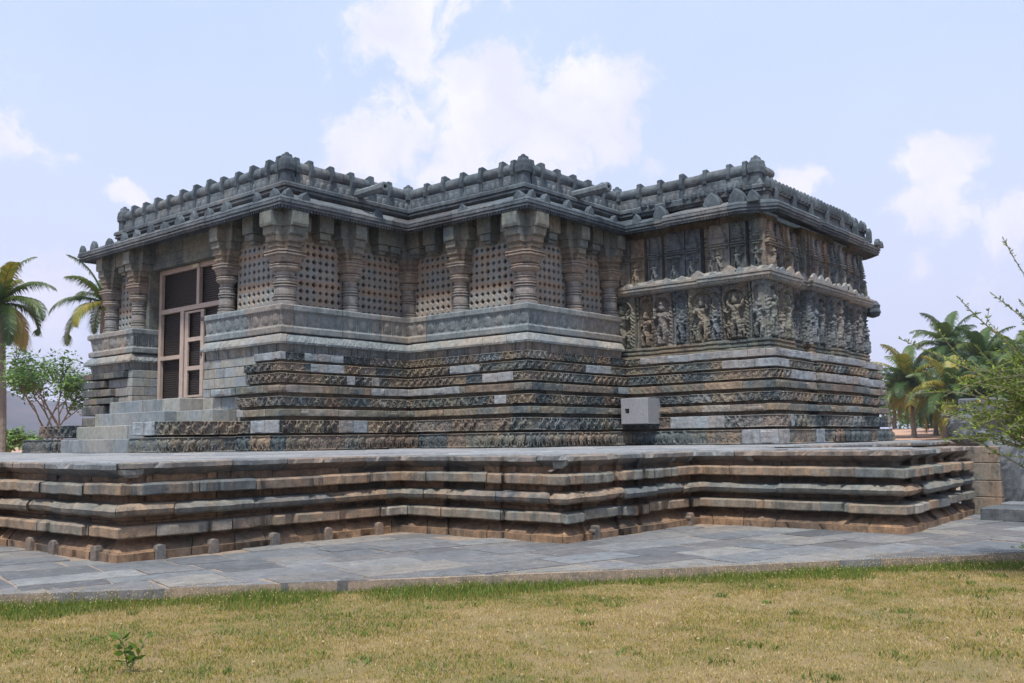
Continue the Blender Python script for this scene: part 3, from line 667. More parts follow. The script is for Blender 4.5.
# upright posts that bind the roll moulding
def post_mb(sc_=1):
    m_ = MB(); pr = [(-.42, 8.06), (.03, 8.06), (.04, 8.31), (.07, 8.35), (.09, 8.48), (.07, 8.60), (.05, 8.67), (.045, 8.74), (-.01, 8.775), (-.08, 8.765), (-.2, 8.735), (-.30, 8.70), (-.42, 8.6)]
    return m_, pr
def post(axis):
    m_, pr = post_mb(); h_ = .055
    def W(o, u, z): return (u, -o, z) if axis == 'R' else (-o, u, z)
    m_.loft([[W(a*.97, -h_, b) for a, b in pr], [W(a, -h_*.75, b) for a, b in pr], [W(a, h_*.75, b) for a, b in pr], [W(a*.97, h_, b) for a, b in pr]], (.35, 0, 0))
    return m_
posts = {}
def put_post(axis, x, y):
    p_ = (x, y, 8.06)
    if axis not in posts: posts[axis] = obj('parapet_post', post(axis).xf(lambda V: V+np.array((x, y, 0))), M['eave'], TEMPLE, p_)
    else: q_ = dup(posts[axis], TEMPLE, p_); q_.scale = (1, 1, random.uniform(.94, 1.05)); q_.rotation_euler = (random.uniform(-.02, .02), random.uniform(-.02, .02), random.uniform(-.05, .05))
def cpost(x, y):                 # heavier corner post
    if 'C' not in posts:
        m_ = MB(); m_.lathe([(.14, 8.05), (.14, 8.33), (.18, 8.36), (.19, 8.50), (.17, 8.64), (.12, 8.72), (.11, 8.78), (.05, 8.80), (.05, 8.83), (.02, 8.85)], seg=12, square=1, tint=(.35, 0, 0))
        posts['C'] = obj('parapet_post', m_.xf(lambda V: V+np.array((x, y, 0))), M['eave'], TEMPLE, (x, y, 8.05))
    else: dup(posts['C'], TEMPLE, (x, y, 8.05))
def row_posts(axis, a, b, fix, n):
    for v in np.linspace(a, b, n+2)[1:-1]:
        put_post(axis, *( (v, fix) if axis == 'R' else (fix, v)))
row_posts('L', yL-.75, yA, xA-.08, 11); row_posts('R', xA, xB-.1, yA-.08, 5); row_posts('L', yA-.1, yC, xB-.08, 5); row_posts('R', xB, xD-.1, yC-.08, 5); row_posts('L', yC-.1, yE+.05, xD-.12, 5)
for x, y in ((xA, yA), (xB, yC), (xD-.08, yE)): cpost(x-.03, y-.03); put_post('L', x-.09, y+.26); put_post('R', x+.26, y-.09)
for x, y in ((xB-.0, yA-.0), (xD-.0, yC-.0)): cpost(x+.02, y+.02)
cpost(xA-.02, yL-.8)
# arched ornaments standing along the eave edge
def kudu(axis, s_=1.0, tall=False):
    m_ = MB(); th = .05; w_ = .15*s_; hh = (.32 if tall else .27)*s_
    pr = [(-w_, 0), (-w_, hh*.35), (-w_*.8, hh*.6), (-w_*.4, hh*.85), (0, hh), (w_*.4, hh*.85), (w_*.8, hh*.6), (w_, hh*.35), (w_, 0)]
    def W(u, o, z): return (u, -o, z) if axis == 'R' else (-o, u, z)
    m_.loft([[W(a*.85, th+.03, b*.88) for a, b in pr], [W(a, th, b) for a, b in pr], [W(a, -.06*s_, b*.98) for a, b in pr]], (.3, 0, 0)); return m_
kd = {}
def put_k(axis, x, y, z, s_=1.0, tall=False):
    key = (axis, s_, tall)
    if key not in kd: kd[key] = obj('eave_ornament', kudu(axis, s_, tall).xf(lambda V: V+np.array((x, y, z))), M['eave'], TEMPLE, (x, y, z))
    else: q_ = dup(kd[key], TEMPLE, (x, y, z)); k_ = random.uniform(.85, 1.12); q_.scale = (k_, k_, random.uniform(.8, 1.1)); q_.rotation_euler = (0, random.uniform(-.06, .06), random.uniform(-.12, .12))
ex, ez = .60, 7.45
for x in (95, 110, 125, 137, 151, 165, 180, 194, 209, 226, 257): put_k('L', xA-ex, on(x, 230, 0, xA-ex).y, ez, 1.0, True)
put_k('L', xA-ex, yL+.7, ez, 1.0, True); put_k('L', xA-ex, yA-.35, ez); put_k('R', xA-.4, yA-ex, ez)
for x in (304, 377): put_k('R', on(x, 200, 1, yA-ex).x, yA-ex, ez)
for x in (463,): put_k('L', xB-ex, on(x, 205, 0, xB-ex).y, ez)
put_k('L', xB-ex, yC-.35, ez); put_k('R', xB-.42, yC-ex, ez)
for x in (545, 567, 589, 613): put_k('R', on(x, 200, 1, yC-ex).x, yC-ex, ez)
for x, s_ in ((637, 1.0), (661, 1.45), (713, 1.75), (738, 1.75)): put_k('L', xD-ex-.03, on(x, 205, 0, xD-ex).y, ez, s_)
put_k('L', xD-ex-.1, yE-.2, ez, 1.0, True)
# balustrade of small merlons above the eave of the shrine's right face
mb = MB(); bpth = offs([(xD-.08, 11.6), (xD-.08, yE-.25), (28.6, yE-.25), (28.6, yE-.15), (xF-.5, yE-.15)], .14)
strip(mb, bpth, [(-.2, 7.45), (0, 7.45), (.0, 7.70), (-.03, 7.71), (-.03, 7.82), (.02, 7.83), (.02, 7.90), (-.2, 7.90)], .08, blocks(20, .8, 1.6, 91, tone=(.3, .2)), seed=92)
Ls_ = plen(bpth); s_ = .1; tot_ = sum(Ls_)
def pt_on(path, s):
    for i, Lg in enumerate(plen(path)):
        if s <= Lg: k = s/Lg; return path[i][0]*(1-k)+path[i+1][0]*k, path[i][1]*(1-k)+path[i+1][1]*k, i
        s -= Lg
    return path[-1][0], path[-1][1], len(path)-2
while s_ < tot_:
    x, y, _ = pt_on(bpth, s_); r_ = random.uniform(.9, 1.1)
    if random.random() > .06: mb.lathe([(.075, 7.89), (.085, 7.96), (.085, 8.06*1), (.05, 8.06+.08*r_), (.015, 8.06+.13*r_)], (x, y), 8, (random.random()*.5, 0, 0))
    s_ += .235
obj('merlon_balustrade', mb, M['eave'], TEMPLE)
bpost = None
for s_ in np.arange(.35, 7.6, 1.15):
    x, y = xD-.2+s_, yE-.43
    if bpost is None:
        mb = MB(); mb.loft([[(x-w_, y-d_, z), (x+w_, y-d_, z), (x+w_, y+.1, z), (x-w_, y+.1, z)] for w_, d_, z in ((.07, .05, 7.5), (.07, .05, 7.84), (.05, .04, 7.9), (.02, .02, 7.96))], (.3, 0, 0)); bpost = obj('balustrade_post', mb, M['eave'], TEMPLE, (x, y, 7.5))
    else: dup(bpost, TEMPLE, (x, y, 7.5))
for x, y in ((xF-.2, yE-.52), (xF+.25, yE-.45)): put_k('R', x, y, ez)
# lower crest with small knobs on the roof edge of the D-E face
mb = MB(); cr = offs([(xD-.08, 14.6), (xD-.08, yE+.3)], .38)
strip(mb, cr, [(-.3, 7.66), (0, 7.68), (.0, 7.74), (.05, 7.78), (.05, 7.86), (-.3, 7.88)], .04, blocks(6, .8, 1.6, 94, tone=(.15, .1)), dentil(.09, .04, 7.75), seed=95)
for y in np.arange(yE+.3, 14.3, .27):
    if random.random() > .15: mb.lathe([(.07, 7.86), (.1, 7.92), (.09, 8.0), (.03, 8.06)], (xD-.48, y), 7, (random.random()*.2, 0, 0))
obj('crest_band', mb, M['eave'], TEMPLE)
# stone water spouts on the roof
for x, y in ((16.75, yA), (20.9, yC)):
    mb = MB(); pr = [(math.cos(a)*.15, math.sin(a)*.13) for a in np.linspace(0, 2*math.pi, 9)[:-1]+math.pi/8]
    z = 8.14; lp = lambda yy, k, dz=0: [(x+a*k, yy, z+dz+b*k) for a, b in pr]
    mb.loft([lp(y+.2, 1), lp(y-.9, .92, .03), lp(y-1.0, 1.05, .03), lp(y-1.22, 1.05, .04), lp(y-1.24, .9, .04), lp(y-1.24, .45, .04), lp(y-1.1, .4, .04)], (.6, .2, 0)); obj('water_spout', mb, M['eave'], TEMPLE)

# ---------------------------------------------------------------- shrine walls with sculpture
def shr(d, a=0): 
    p = offs([(xD, yC+.3)]+SHR, d); return p
mb = MB(); sp_ = shr(.0); strip(mb, sp_, [(-.5, 3.6), (0, 3.6), (.0, 5.55), (-.1, 5.6), (-.1, 7.36), (-.5, 7.36)], .12, blocks(sum(plen(sp_)), .5, 1.1, 401, tone=(.5, .25)), jog=.01, rough=.012, seed=402)
obj('shrine_wall', mb, M['wall'], TEMPLE)
mb = MB(); cp_ = shr(.38)
strip(mb, cp_, [(-.45, 5.42), (-.1, 5.46), (-.03, 5.49), (-.03, 5.54), (.0, 5.55), (.0, 5.61), (-.02, 5.62), (-.02, 5.63), (.02, 5.64), (.02, 5.70), (-.03, 5.73), (-.2, 5.82), (-.5, 5.90)], .033, blocks(sum(plen(cp_)), .8, 1.6, 405, tone=(.55, .25)), dentil(.085, .03, 5.545), jog=.01, seed=406)
# small arches along its top
sA = 0.3; tt = sum(plen(cp_))
while sA < tt-1:
    x, y, i = pt_on(cp_, sA); dx, dy = np.array(cp_[i+1])-np.array(cp_[i]); l = math.hypot(dx, dy); n = (dy/l, -dx/l); tx, ty = dx/l, dy/l; w_ = random.choice((.10, .13, .2)); hh = w_*1.0
    lo = []
    for o in (.012, -.07):
        lo.append([(x+tx*u+n[0]*o, y+ty*u+n[1]*o, 5.68+v) for u, v in ((-w_, 0), (-w_, hh*.5), (-w_*.5, hh*.85), (0, hh*1.15), (w_*.5, hh*.85), (w_, hh*.5), (w_, 0))])
    if l > .5: mb.loft(lo, (random.random(), random.random()*.4, random.random()*.6))
    sA += random.choice((.3, .36, .5))
obj('middle_cornice', mb, M['ledge'], TEMPLE)
# moulded pedestal band under the figures
mb = MB(); pd = shr(.16)
strip(mb, pd, [(-.3, 3.60), (.14, 3.60), (.14, 3.68), (.05, 3.70), (.05, 3.74), (.10, 3.75), (.10, 3.80), (.03, 3.82), (.03, 3.86), (.09, 3.87), (.09, 3.92), (0, 3.94), (-.3, 3.95)], .05, blocks(60, .35, .8, 408, tone=(.45, .25)), lambda s, z, pz: -.10*(vn(s*1.6, s*0, 5) > .62)*(pz > 3.7), jog=.03, seed=409)
obj('pedestal_band', mb, M['wall'], TEMPLE)
def figure(x, y, rs, W_, H_):
    """carved deity: x across, y up in metres"""
    k = H_; x = x/k; y = y/k; sw = rs.uniform(-.05, .05); f = rs.choice((-1, 1)); x = x*f
    hip = (.0+sw, .40); ch = (-sw*.5, .60); hd = (sw*.3, .765)
    b = mx(cap(x, y, hip[0], hip[1], ch[0], ch[1], .095), cap(x, y, ch[0]-.05, ch[1]+.03, ch[0]+.05, ch[1]+.03, .075), cap(x, y, hd[0], hd[1], hd[0], hd[1]+.02, .062, 1.1), cap(x, y, hd[0], hd[1]+.05, hd[0], hd[1]+.13, .045, .9),
           cap(x, y, hip[0]-.03, hip[1], hip[0]-.06, .22, .06), cap(x, y, hip[0]-.06, .22, hip[0]-.04, .05, .042), cap(x, y, hip[0]+.04, hip[1], hip[0]+.10, .23, .06), cap(x, y, hip[0]+.10, .23, hip[0]+.06+.05*rs.random(), .05, .042))
    for q in range(rs.choice((2, 4, 6))):
        sd_ = 1 if q % 2 else -1; a = rs.uniform(-.9, 1.1); ex_, ey_ = ch[0]+sd_*(.09+.08*math.cos(a)), ch[1]+.02+.11*math.sin(a)
        hx, hy = ex_+sd_*rs.uniform(-.02, .07), ey_+rs.uniform(.02, .13)
        b = mx(b, cap(x, y, ch[0]+sd_*.06, ch[1]+.03, ex_, ey_, .03, .8), cap(x, y, ex_, ey_, hx, hy, .026, .85), cap(x, y, hx, hy, hx, hy+.03, .032, .6))
    return b
def panel(p0, t, n, width, z0, z1, kind, rs, depth=.16, mat='wall'):
    """one carved upright slab; p0 is its left end on the wall face"""
    du = .022; nu = max(6, int(width/du)); nz = int((z1-z0)/du); u = np.linspace(-width/2, width/2, nu)[:, None]; z = np.linspace(z0, z1, nz)[None, :]; H = z1-z0; y = z-z0; sd = rs.randrange(1000)
    if kind == 'figure':
        ped = .0; hw = width*.5; ar = hw*.78; ac = H-.12-ar if H-.12-ar > H*.5 else H*.62
        inside = ((np.abs(u) < ar) & (y < ac)) | (np.hypot(u, (y-ac)*ar/max(.05, H*.9-ac)) < ar)
        bands = .5+.5*np.sin(np.hypot(u, np.maximum(y-ac, 0))*70+np.where(y < ac, y*60, 0))
        fh = min(H*.88, width*2.6); fg = figure(u, y-.03, rs, width, fh)
        side = 0
        if width > .75: side = mx(figure(u-width*.27, y-.03, rs, width, fh*.42), figure(u+width*.27, y-.03, rs, width, fh*.42))*.7
        h = np.where(inside, -.05+np.maximum(fg, side)*.2, .05+bands*.05)
        h = h+fbm(u*20+sd, y*20, sd, 3)*.11-np.clip(np.abs(u)/hw-.8, 0, 1)*.3
        h = h-.04*(np.abs(u) > hw*.96)
    elif kind == 'pilaster':
        hw = width/2; lv = y/H; sh = np.where(np.abs(u) < hw*.62, .07, 0); band = np.zeros_like(y*u)
        for a, b_, e in ((0, .07, 1), (.07, .12, .8), (.55, .58, .85), (.62, .68, 1), (.72, .76, 1.0), (.80, .9, .85), (.9, 1, 1.0)): band = np.maximum(band, ((lv >= a) & (lv < b_) & (np.abs(u) < hw*e))*.11)
        h = np.maximum(sh, band)+fbm(u*25+sd, y*25, sd, 2)*.02
    else:                        # turret: pilaster carrying a stepped tower
        hw = width/2; lv = y/H; k0 = .44+.08*rs.random()
        sh = np.where((np.abs(u) < hw*.36) & (lv < k0), .06, 0); h = sh
        nst = 9
        for q in range(nst):
            a = k0+(1-k0)*.92*q/nst; b_ = a+(1-k0)*.07; e = (.8+.15*(q%2))*(1-(q/nst)**1.5*.72); h = np.maximum(h, ((lv >= a) & (lv < b_) & (np.abs(u) < hw*e))*(.13-.01*q)); h = np.maximum(h, ((lv >= b_) & (lv < b_+.02) & (np.abs(u) < hw*e*.85))*.07)
        nf = figure(u, y-.02, rs, width, H*k0*.95); h = np.maximum(h, nf*.18)
        h = np.maximum(h, cap(u, y, 0, H*.93, 0, H*.95, .05)*.1); h = h+fbm(u*25+sd, y*25, sd, 2)*.025
    h = h+depth*.4
    uu = u+width/2+0*z; zz = z+0*u
    V = np.stack([p0[0]+t[0]*uu+n[0]*h, p0[1]+t[1]*uu+n[1]*h, zz], -1)
    # closed sides and top back to the wall
    def back(E): E = E.copy(); E[:, 0] = E[:, 0]-n[0]*(((E[:, 0]-p0[0])*n[0]+(E[:, 1]-p0[1])*n[1])+.05); E[:, 1] = E[:, 1]-n[1]*(((E[:, 0]*0)+((E[:, 1]-p0[1])*n[1])*abs(n[1]))+.05*abs(n[1])) if abs(n[1]) > .5 else E[:, 1]; return E
    m_ = MB(); tn = (rs.uniform(.1, .7), rs.random()*.12, rs.random()**2.5)
    m_.grid(V, tn)
    def back2(E):
        E = E.copy(); h_ = (E[:, 0]-p0[0])*n[0]+(E[:, 1]-p0[1])*n[1]; E[:, 0] -= n[0]*(h_+.05); E[:, 1] -= n[1]*(h_+.05); return E
    for E in (V[0], V[-1], V[:, 0], V[:, -1]): m_.grid(np.stack([E, back2(E)], 0), tn)
    return m_
M['eavewall'] = stone_mat('blue_carved_stone', [(0, (.07, .085, .095)), (.4, (.12, .145, .165)), (.7, (.16, .175, .17)), (1, (.20, .19, .16))], .35, streak=.5, lich=.25)
names = {'figure': 'sculpted_figure', 'pilaster': 'pilaster', 'turret': 'carved_turret'}
def tile(base, zr, pat, seed):
    rs = random.Random(seed); Ls_ = plen(base)
    for i, l in enumerate(Ls_[:-1]):
        if l < .3: continue
        def cvx(k):
            if k <= 0 or k >= len(base)-1: return False
            a_, b_ = np.array(base[k])-np.array(base[k-1]), np.array(base[k+1])-np.array(base[k]); return a_[0]*b_[1]-a_[1]*b_[0] > 0
        e0, e1 = (.2 if cvx(i) else 0), (.2 if cvx(i+1) else 0)
        A_, B_ = np.array(base[i]), np.array(base[i+1]); t = (B_-A_)/l; n = (t[1], -t[0]); u = -e0; l = l+e0+e1; k = rs.randrange(len(pat))
        segs = []; tot_ = 0
        while tot_ < l-.12: kd_, w_ = pat[k % len(pat)]; w_ *= rs.uniform(.88, 1.12); segs.append((kd_, w_)); tot_ += w_; k += 1
        f_ = l/sum(q[1] for q in segs)
        for kd_, w_ in segs:
            w_ *= f_; g = .03; z1 = zr[1]-(rs.random()*.07 if kd_ != 'pilaster' else 0)
            obj(names[kd_], panel(A_+t*(u+g/2), t, n, w_-g, zr[0], z1, kd_, rs, {'figure': .34, 'pilaster': .06, 'turret': .42}[kd_]+rs.uniform(-.16, .16)), M['wall'] if rs.random() > .62 else M['eavewall'], TEMPLE); u += w_
tile(shr(.0), (3.93, 5.50), [('figure', .66), ('pilaster', .12), ('figure', .42), ('figure', .84), ('pilaster', .12), ('figure', .42)], 11)
tile(shr(-.08), (5.76, 7.14), [('turret', .5), ('pilaster', .17), ('turret', .36), ('pilaster', .17), ('turret', .6)], 12)
# carved stone projecting at the far right corner of the middle cornice
mb = MB(); mb.lathe([(.05, 5.2), (.2, 5.25), (.26, 5.38), (.22, 5.5), (.25, 5.6), (.15, 5.74), (.05, 5.78)], (xF+.42, yE-.05), 9, (.2, 0, 0)); obj('corner_finial', mb, M['eave'], TEMPLE)
# granite outlet block sticking out of the corner
mb = MB(); X0, X1 = 21.98, 22.75; Yb0, Yb1 = 13.85, 14.72
zt_, zb_ = on(614, 399, 0, X0).z, on(614, 424.5, 0, X0).z
def fp(y, z): return (X0, y, z)
yc_, zc_ = on(627, 411, 0, X0).y, on(627, 411, 0, X0).z
sq = [(Yb1, zb_), (Yb0, zb_), (Yb0, zt_), (Yb1, zt_)]; ho = [(yc_+.07, zc_-.065), (yc_-.07, zc_-.065), (yc_-.07, zc_+.065), (yc_+.07, zc_+.065)]
mb.loft([[(X1, a, b) for a, b in sq], [(X0+.012, a, b) for a, b in sq], [(X0, a+(-.012 if a > 14 else .012), b+(.012 if b < 1.9 else -.012)) for a, b in sq], [(X0, a, b) for a, b in ho], [(X0+.3, a, b) for a, b in ho]], (.5, .3, 0))
obj('outlet_block', mb, M['granite'], TEMPLE)

# ---------------------------------------------------------------- platform
PLAT = empty('stone_platform', (12, 12, 0), 'low wide stone platform with projecting moulded courses and pale slab top under the temple', 'platform')
QX = [(5.40, 34), (5.40, 14.35), (5.66, 14.35), (5.66, 10.95), (8.9, 10.95), (10.20, 10.95), 'GL449', 'GL504', (10.14, 7.76), 'GR582', 'GR618', 'GR640', (13.78, 7.76), (13.78, 5.3), (13.70, 5.3), (13.70, 4.50), (14.3, 4.50), (14.3, 4.62), (14.55, 4.62), (14.55, 4.53), (15.1, 4.53), (15.1, 4.65), (15.35, 4.65), (15.35, 4.56), (15.9, 4.56), (15.9, 4.68), (16.15, 4.68), (16.15, 4.60), (16.7, 4.60), (16.7, 4.72), (16.95, 4.72), (16.95, 4.63), (17.6, 4.63), (17.6, 8.2), (33, 8.2), (33, 34)]
def grooves(P):
    o = []; last = None
    for q in P:
        if isinstance(q, str):
            x = float(q[2:]); g = .055
            if q[1] == 'L': X_ = last[0]; y = on(x, 490, 0, X_).y; o += [(X_, y+g), (X_+.07, y+g), (X_+.07, y-g), (X_, y-g)]
            else: Y_ = last[1]; xx = on(x, 490, 1, Y_).x; o += [(xx-g, Y_), (xx-g, Y_+.07), (xx+g, Y_+.07), (xx+g, Y_)]
        else:
            if o and last and q[0] != o[-1][0] and q[1] != o[-1][1]: q = (o[-1][0], q[1])
            o.append(q); last = q
    return o
QX = grooves(QX)
def course(name, d, z0, z1, prof, seed, ds=.05, lo=.5, hi=1.4, jog=.012, tone=(.45, .25), mat='plat', disp=None, rough=.011, gap=.022, pal=()):
    path = offs(QX, d); mb = MB(); strip(mb, path, prof, ds, blocks(sum(plen(path)), lo, hi, seed, pal, tone=tone), disp, jog=jog, rough=rough, seed=seed, gap=gap, chip=.08); return obj(name, mb, M[mat], PLAT)
course('slab_edge', 0, 0, 0, [(-.24, .96), (-.22, .98), (-.09, 1.055), (-.03, 1.085), (-.0, 1.095), (.0, 1.15), (-.015, 1.165), (-.24, 1.172)], 501, tone=(.35, .25), hi=1.9, jog=.03, mat='slabedge')
course('stone_course', .05, 0, 0, [(-.24, .775), (-.02, .775), (0, .79), (.0, .895), (-.03, .915), (-.24, .93)], 502, jog=.032)
course('stone_course', .05, 0, 0, [(-.24, .51), (-.05, .52), (0, .55), (.02, .60), (-.01, .635), (-.06, .665), (-.24, .68)], 503, jog=.032)
course('stone_course', .05, 0, 0, [(-.24, .27), (-.02, .27), (0, .285), (.0, .385), (-.025, .405), (-.24, .42)], 504, jog=.032, tone=(.62, .22))
course('base_course', .03, 0, 0, [(-.24, .25), (-.20, .215), (-.10, .155), (-.045, .115), (-.04, .10), (0, .095), (.0, -.02), (-.24, -.02)], 505, mat='platcore', tone=(.7, .25), lo=.4, hi=.9)
course('core', -.19, 0, 0, [(-.02, -.1), (0, -.1), (0, .45), (.03, .47), (.02, .6), (.0, .75), (.02, .85), (0, 1.13)], 506, mat='platcore', tone=(.4, .25), rough=.02)
# top: large slabs with worn joints
mb = MB(); mb.add([(5.9, 14.4, 1.15), (5.9, 33.8, 1.15), (32.8, 33.8, 1.15), (32.8, 8.5, 1.15), (17.4, 8.5, 1.15), (17.4, 5.0, 1.15), (14.1, 5.0, 1.15), (14.1, 8.1, 1.15), (10.6, 8.1, 1.15), (10.6, 11.25, 1.15), (5.9, 11.25, 1.15)], [tuple(range(11))], (.2, 0, .5)); 
rs = random.Random(31)
def inside(poly, x, y):
    c = False; j = len(poly)-1
    for i in range(len(poly)):
        if (poly[i][1] > y) != (poly[j][1] > y) and x < (poly[j][0]-poly[i][0])*(y-poly[i][1])/(poly[j][1]-poly[i][1])+poly[i][0]: c = not c
        j = i
    return c
inn = [(5.70, 14.4), (5.70, 33.6), (32.6, 33.6), (32.6, 8.4), (17.4, 8.4), (17.4, 4.85), (13.95, 4.85), (13.95, 8.0), (10.4, 8.0), (10.4, 11.1), (5.70, 11.1)]
y = 4.9
while y < 33:
    h_ = rs.uniform(.55, .9); x = 5.72+rs.uniform(0, .3)
    while x < 32.5:
        w_ = rs.uniform(.8, 1.7)
        if all(inside(inn, a, b) for a, b in ((x, y), (x+w_, y), (x, y+h_), (x+w_, y+h_), (x+w_/2, y+h_/2))) and not (x > 15.2 and y > 20 and x+w_ < 29) :
            j = rs.uniform(-.006, .008); mb.box(x+.01, y+.01, 1.12, x+w_-.01, y+h_-.01, 1.172+j, (rs.random(), rs.random()*.3, rs.random()*.3), .012)
        x += w_
    y += h_
obj('top_paving', mb, M['slab'], PLAT)
# little aedicule blocks set against the base course, and broken teeth below the slab edge
def aed(p0, t, n, w_=.17, hh=.24, kind=0):
    m_ = MB(); tn = (rs.uniform(.3, .8), .22, .1)
    def W(u, o, z): return (p0[0]+t[0]*u+n[0]*o, p0[1]+t[1]*u+n[1]*o, z)
    pr = [(-w_*.5, 0), (-w_*.5, .1), (-w_*.62, .105), (-w_*.62, .13), (-w_*.42, .15), (-w_*.42, .19), (-w_*.2, .20), (-w_*.18, hh), (w_*.18, hh), (w_*.2, .20), (w_*.42, .19), (w_*.42, .15), (w_*.62, .13), (w_*.62, .105), (w_*.5, .1), (w_*.5, 0)]
    if kind: pr = [(-w_*.5, 0), (-w_*.5, hh*.7), (-w_*.4, hh*.92), (0, hh), (w_*.4, hh*.92), (w_*.5, hh*.7), (w_*.5, 0)]
    m_.loft([[W(a, -.16, b) for a, b in pr], [W(a, .035, b) for a, b in pr], [W(a*.9, .05, b*.97) for a, b in pr]], tn); return m_
foot = offs(QX, .03)
for x_, kd_ in ((31, 1), (54, 1), (97, 1), (161, 1), (213, 1), (273.5, 1), (328, 1), (377.5, 1), (422, 0), (478, 0), (530, 0), (595, 0), (649, 0), (690, 0), (861, 0), (900, 0), (916, 0), (945, 0)):
    s_ = px_s(foot, .1, x_); x, y, i = pt_on(foot, s_); A_, B_ = np.array(foot[i]), np.array(foot[i+1]); t = (B_-A_)/math.dist(A_, B_)
    obj('base_ornament', aed((x, y), t, (t[1], -t[0]), .13, .18, kd_), M['platcore'], PLAT)
edge = offs(QX, -.045)
for x_ in (122, 140, 437, 450, 552, 566, 578, 618, 628, 673, 690, 730, 750, 803, 826, 927, 948, 966, 975):
    s_ = px_s(edge, 1.05, x_); x, y, i = pt_on(edge, s_); A_, B_ = np.array(edge[i]), np.array(edge[i+1]); t = (B_-A_)/math.dist(A_, B_); n = (t[1], -t[0]); w_ = rs.uniform(.03, .055); mb = MB()
    mb.loft([[(x+t[0]*u*k+n[0]*o, y+t[1]*u*k+n[1]*o, z) for u, o in ((-w_, -.2), (w_, -.2), (w_, q), (-w_, q))] for k, z, q in ((.5, .99, -.06), (1, 1.03, .0), (1, 1.09, .03))], (.5, .2, .1)); obj('slab_tooth', mb, M['plat'], PLAT)

# ---------------------------------------------------------------- pavement, kerb, ground
E0, E1 = Vector((3.81, 9.60)), Vector((12.38, 2.73)); ed = (E1-E0).normalized(); en = Vector((ed.y, -ed.x))
if en.dot(-E0) < 0: en = -en     # points to the camera
# wavy front edge
edge_pts = []
for k in np.linspace(-1.2, 2.0, 90): 
    p = E0+(E1-E0)*k; wv_ = (vn(k*9, 0, 4)-.5)*.10+ (k-.5)**2*-.0
    p = p+en*float(wv_); edge_pts.append((p.x, p.y))
mb = MB(); far = [(p[0]-en.x*14, p[1]-en.y*14) for p in edge_pts]
n_ = len(edge_pts)
V = [(x, y, -.004) for x, y in edge_pts]+[(x, y, -.004) for x, y in far]
mb.add(V, [(i, i+1, n_+i+1, n_+i) for i in range(n_-1)], (.1, 0, .8)); V = [(x, y, -.004) for x, y in edge_pts]+[(x, y, -.16) for x, y in edge_pts]; mb.add(V, [(i, i+1, n_+i+1, n_+i) for i in range(n_-1)], (.1, 0, .8))
tag(obj('pavement_bed', mb, stone_mat('mortar_bed', [(0, (.22, .21, .19)), (1, (.34, .32, .29))], .5, streak=.0)), kind='structure')
mb = MB(); rs = random.Random(8)
# paving slabs laid in bands along the platform axes, clipped to the front edge
def clip(poly, p, n):
    o = []
    for i in range(len(poly)):
        a, b = Vector(poly[i]), Vector(poly[(i+1) % len(poly)]); da, db = (a-p).dot(n), (b-p).dot(n)
        if da <= 0: o.append(tuple(a))
        if da*db < 0: q = a+(b-a)*(da/(da-db)); o.append(tuple(q))
    return o
ang = R(-14); ux, uy = Vector((math.cos(ang), math.sin(ang))), Vector((-math.sin(ang), math.cos(ang)))
v_ = -14.0
while v_ < 26:
    h_ = rs.uniform(.4, .75); u_ = -10+rs.random()
    while u_ < 32:
        w_ = rs.uniform(.55, 1.35); g = .014
        q = [ux*(u_+g)+uy*(v_+g), ux*(u_+w_-g)+uy*(v_+g+rs.uniform(-.02, .02)), ux*(u_+w_-g+rs.uniform(-.05, .05))+uy*(v_+h_-g), ux*(u_+g)+uy*(v_+h_-g)]
        c = sum(q, Vector((0, 0)))/4; dist = (c-E0).dot(en)
        if -9 < dist < 1.2 and c.length < 30 and not inside([(a, b) for a, b in QX], c.x, c.y):
            jv = rs.uniform(-.07, .03); pl = clip([tuple(a) for a in q], E0+en*jv, en)
            if len(pl) >= 3:
                z1 = .006+rs.uniform(-.006, .006); tl = [(rs.uniform(-.004, .004)) for _ in pl]; k = len(pl)
                cc = sum((Vector(a) for a in pl), Vector((0, 0)))/k; ins = [tuple(Vector(a)+(cc-Vector(a)).normalized()*.012) for a in pl]
                mb.loft([[(a, b, -.10) for a, b in pl], [(a, b, z1-.005+e) for (a, b), e in zip(pl, tl)], [(a, b, z1+e) for (a, b), e in zip(ins, tl)]], (rs.random(), rs.random()*.25, rs.random()*.6))
        u_ += w_
    v_ += h_
tag(obj('pavement', mb, M['pave']), kind='structure')
# ground sheet reaching the horizon, gently rising to the right far away
m_, t = newmat('ground_soil'); nd = t.nodes; lk = t.links; o_ = nd.new('ShaderNodeOutputMaterial'); b_ = nd.new('ShaderNodeBsdfPrincipled'); lk.new(b_.outputs[0], o_.inputs[0]); g = nd.new('ShaderNodeNewGeometry').outputs['Position']
n1 = tnoise(t, g, .8, 6, .65); n2 = tnoise(t, g, 30, 5, .7); n3 = tnoise(t, g, 120, 3, .7)
near = ramp(t, n1, [(.3, (.26, .17, .085)), (.5, (.28, .20, .085)), (.7, (.17, .15, .05))]); near = mixc(t, mth(t, 'MULTIPLY', n2, .8), near, (.11, .085, .04))
near = mixc(t, mrange(t, n3, .55, .75, 0, .7), near, (.33, .27, .17))
farc = ramp(t, tnoise(t, g, .03, 5, .6), [(.3, (.36, .20, .13)), (.6, (.42, .26, .18)), (.8, (.20, .20, .09))])
ln = nd.new('ShaderNodeVectorMath'); ln.operation = 'LENGTH'; lk.new(g, ln.inputs[0]); c = mixc(t, mrange(t, ln.outputs['Value'], 26, 45), near, farc)
lk.new(c, b_.inputs['Base Color']); b_.inputs['Roughness'].default_value = .95
bp_ = nd.new('ShaderNodeBump'); bp_.inputs['Strength'].default_value = .8; bp_.inputs['Distance'].default_value = .03; lk.new(n2, bp_.inputs['Height']); lk.new(bp_.outputs[0], b_.inputs['Normal'])
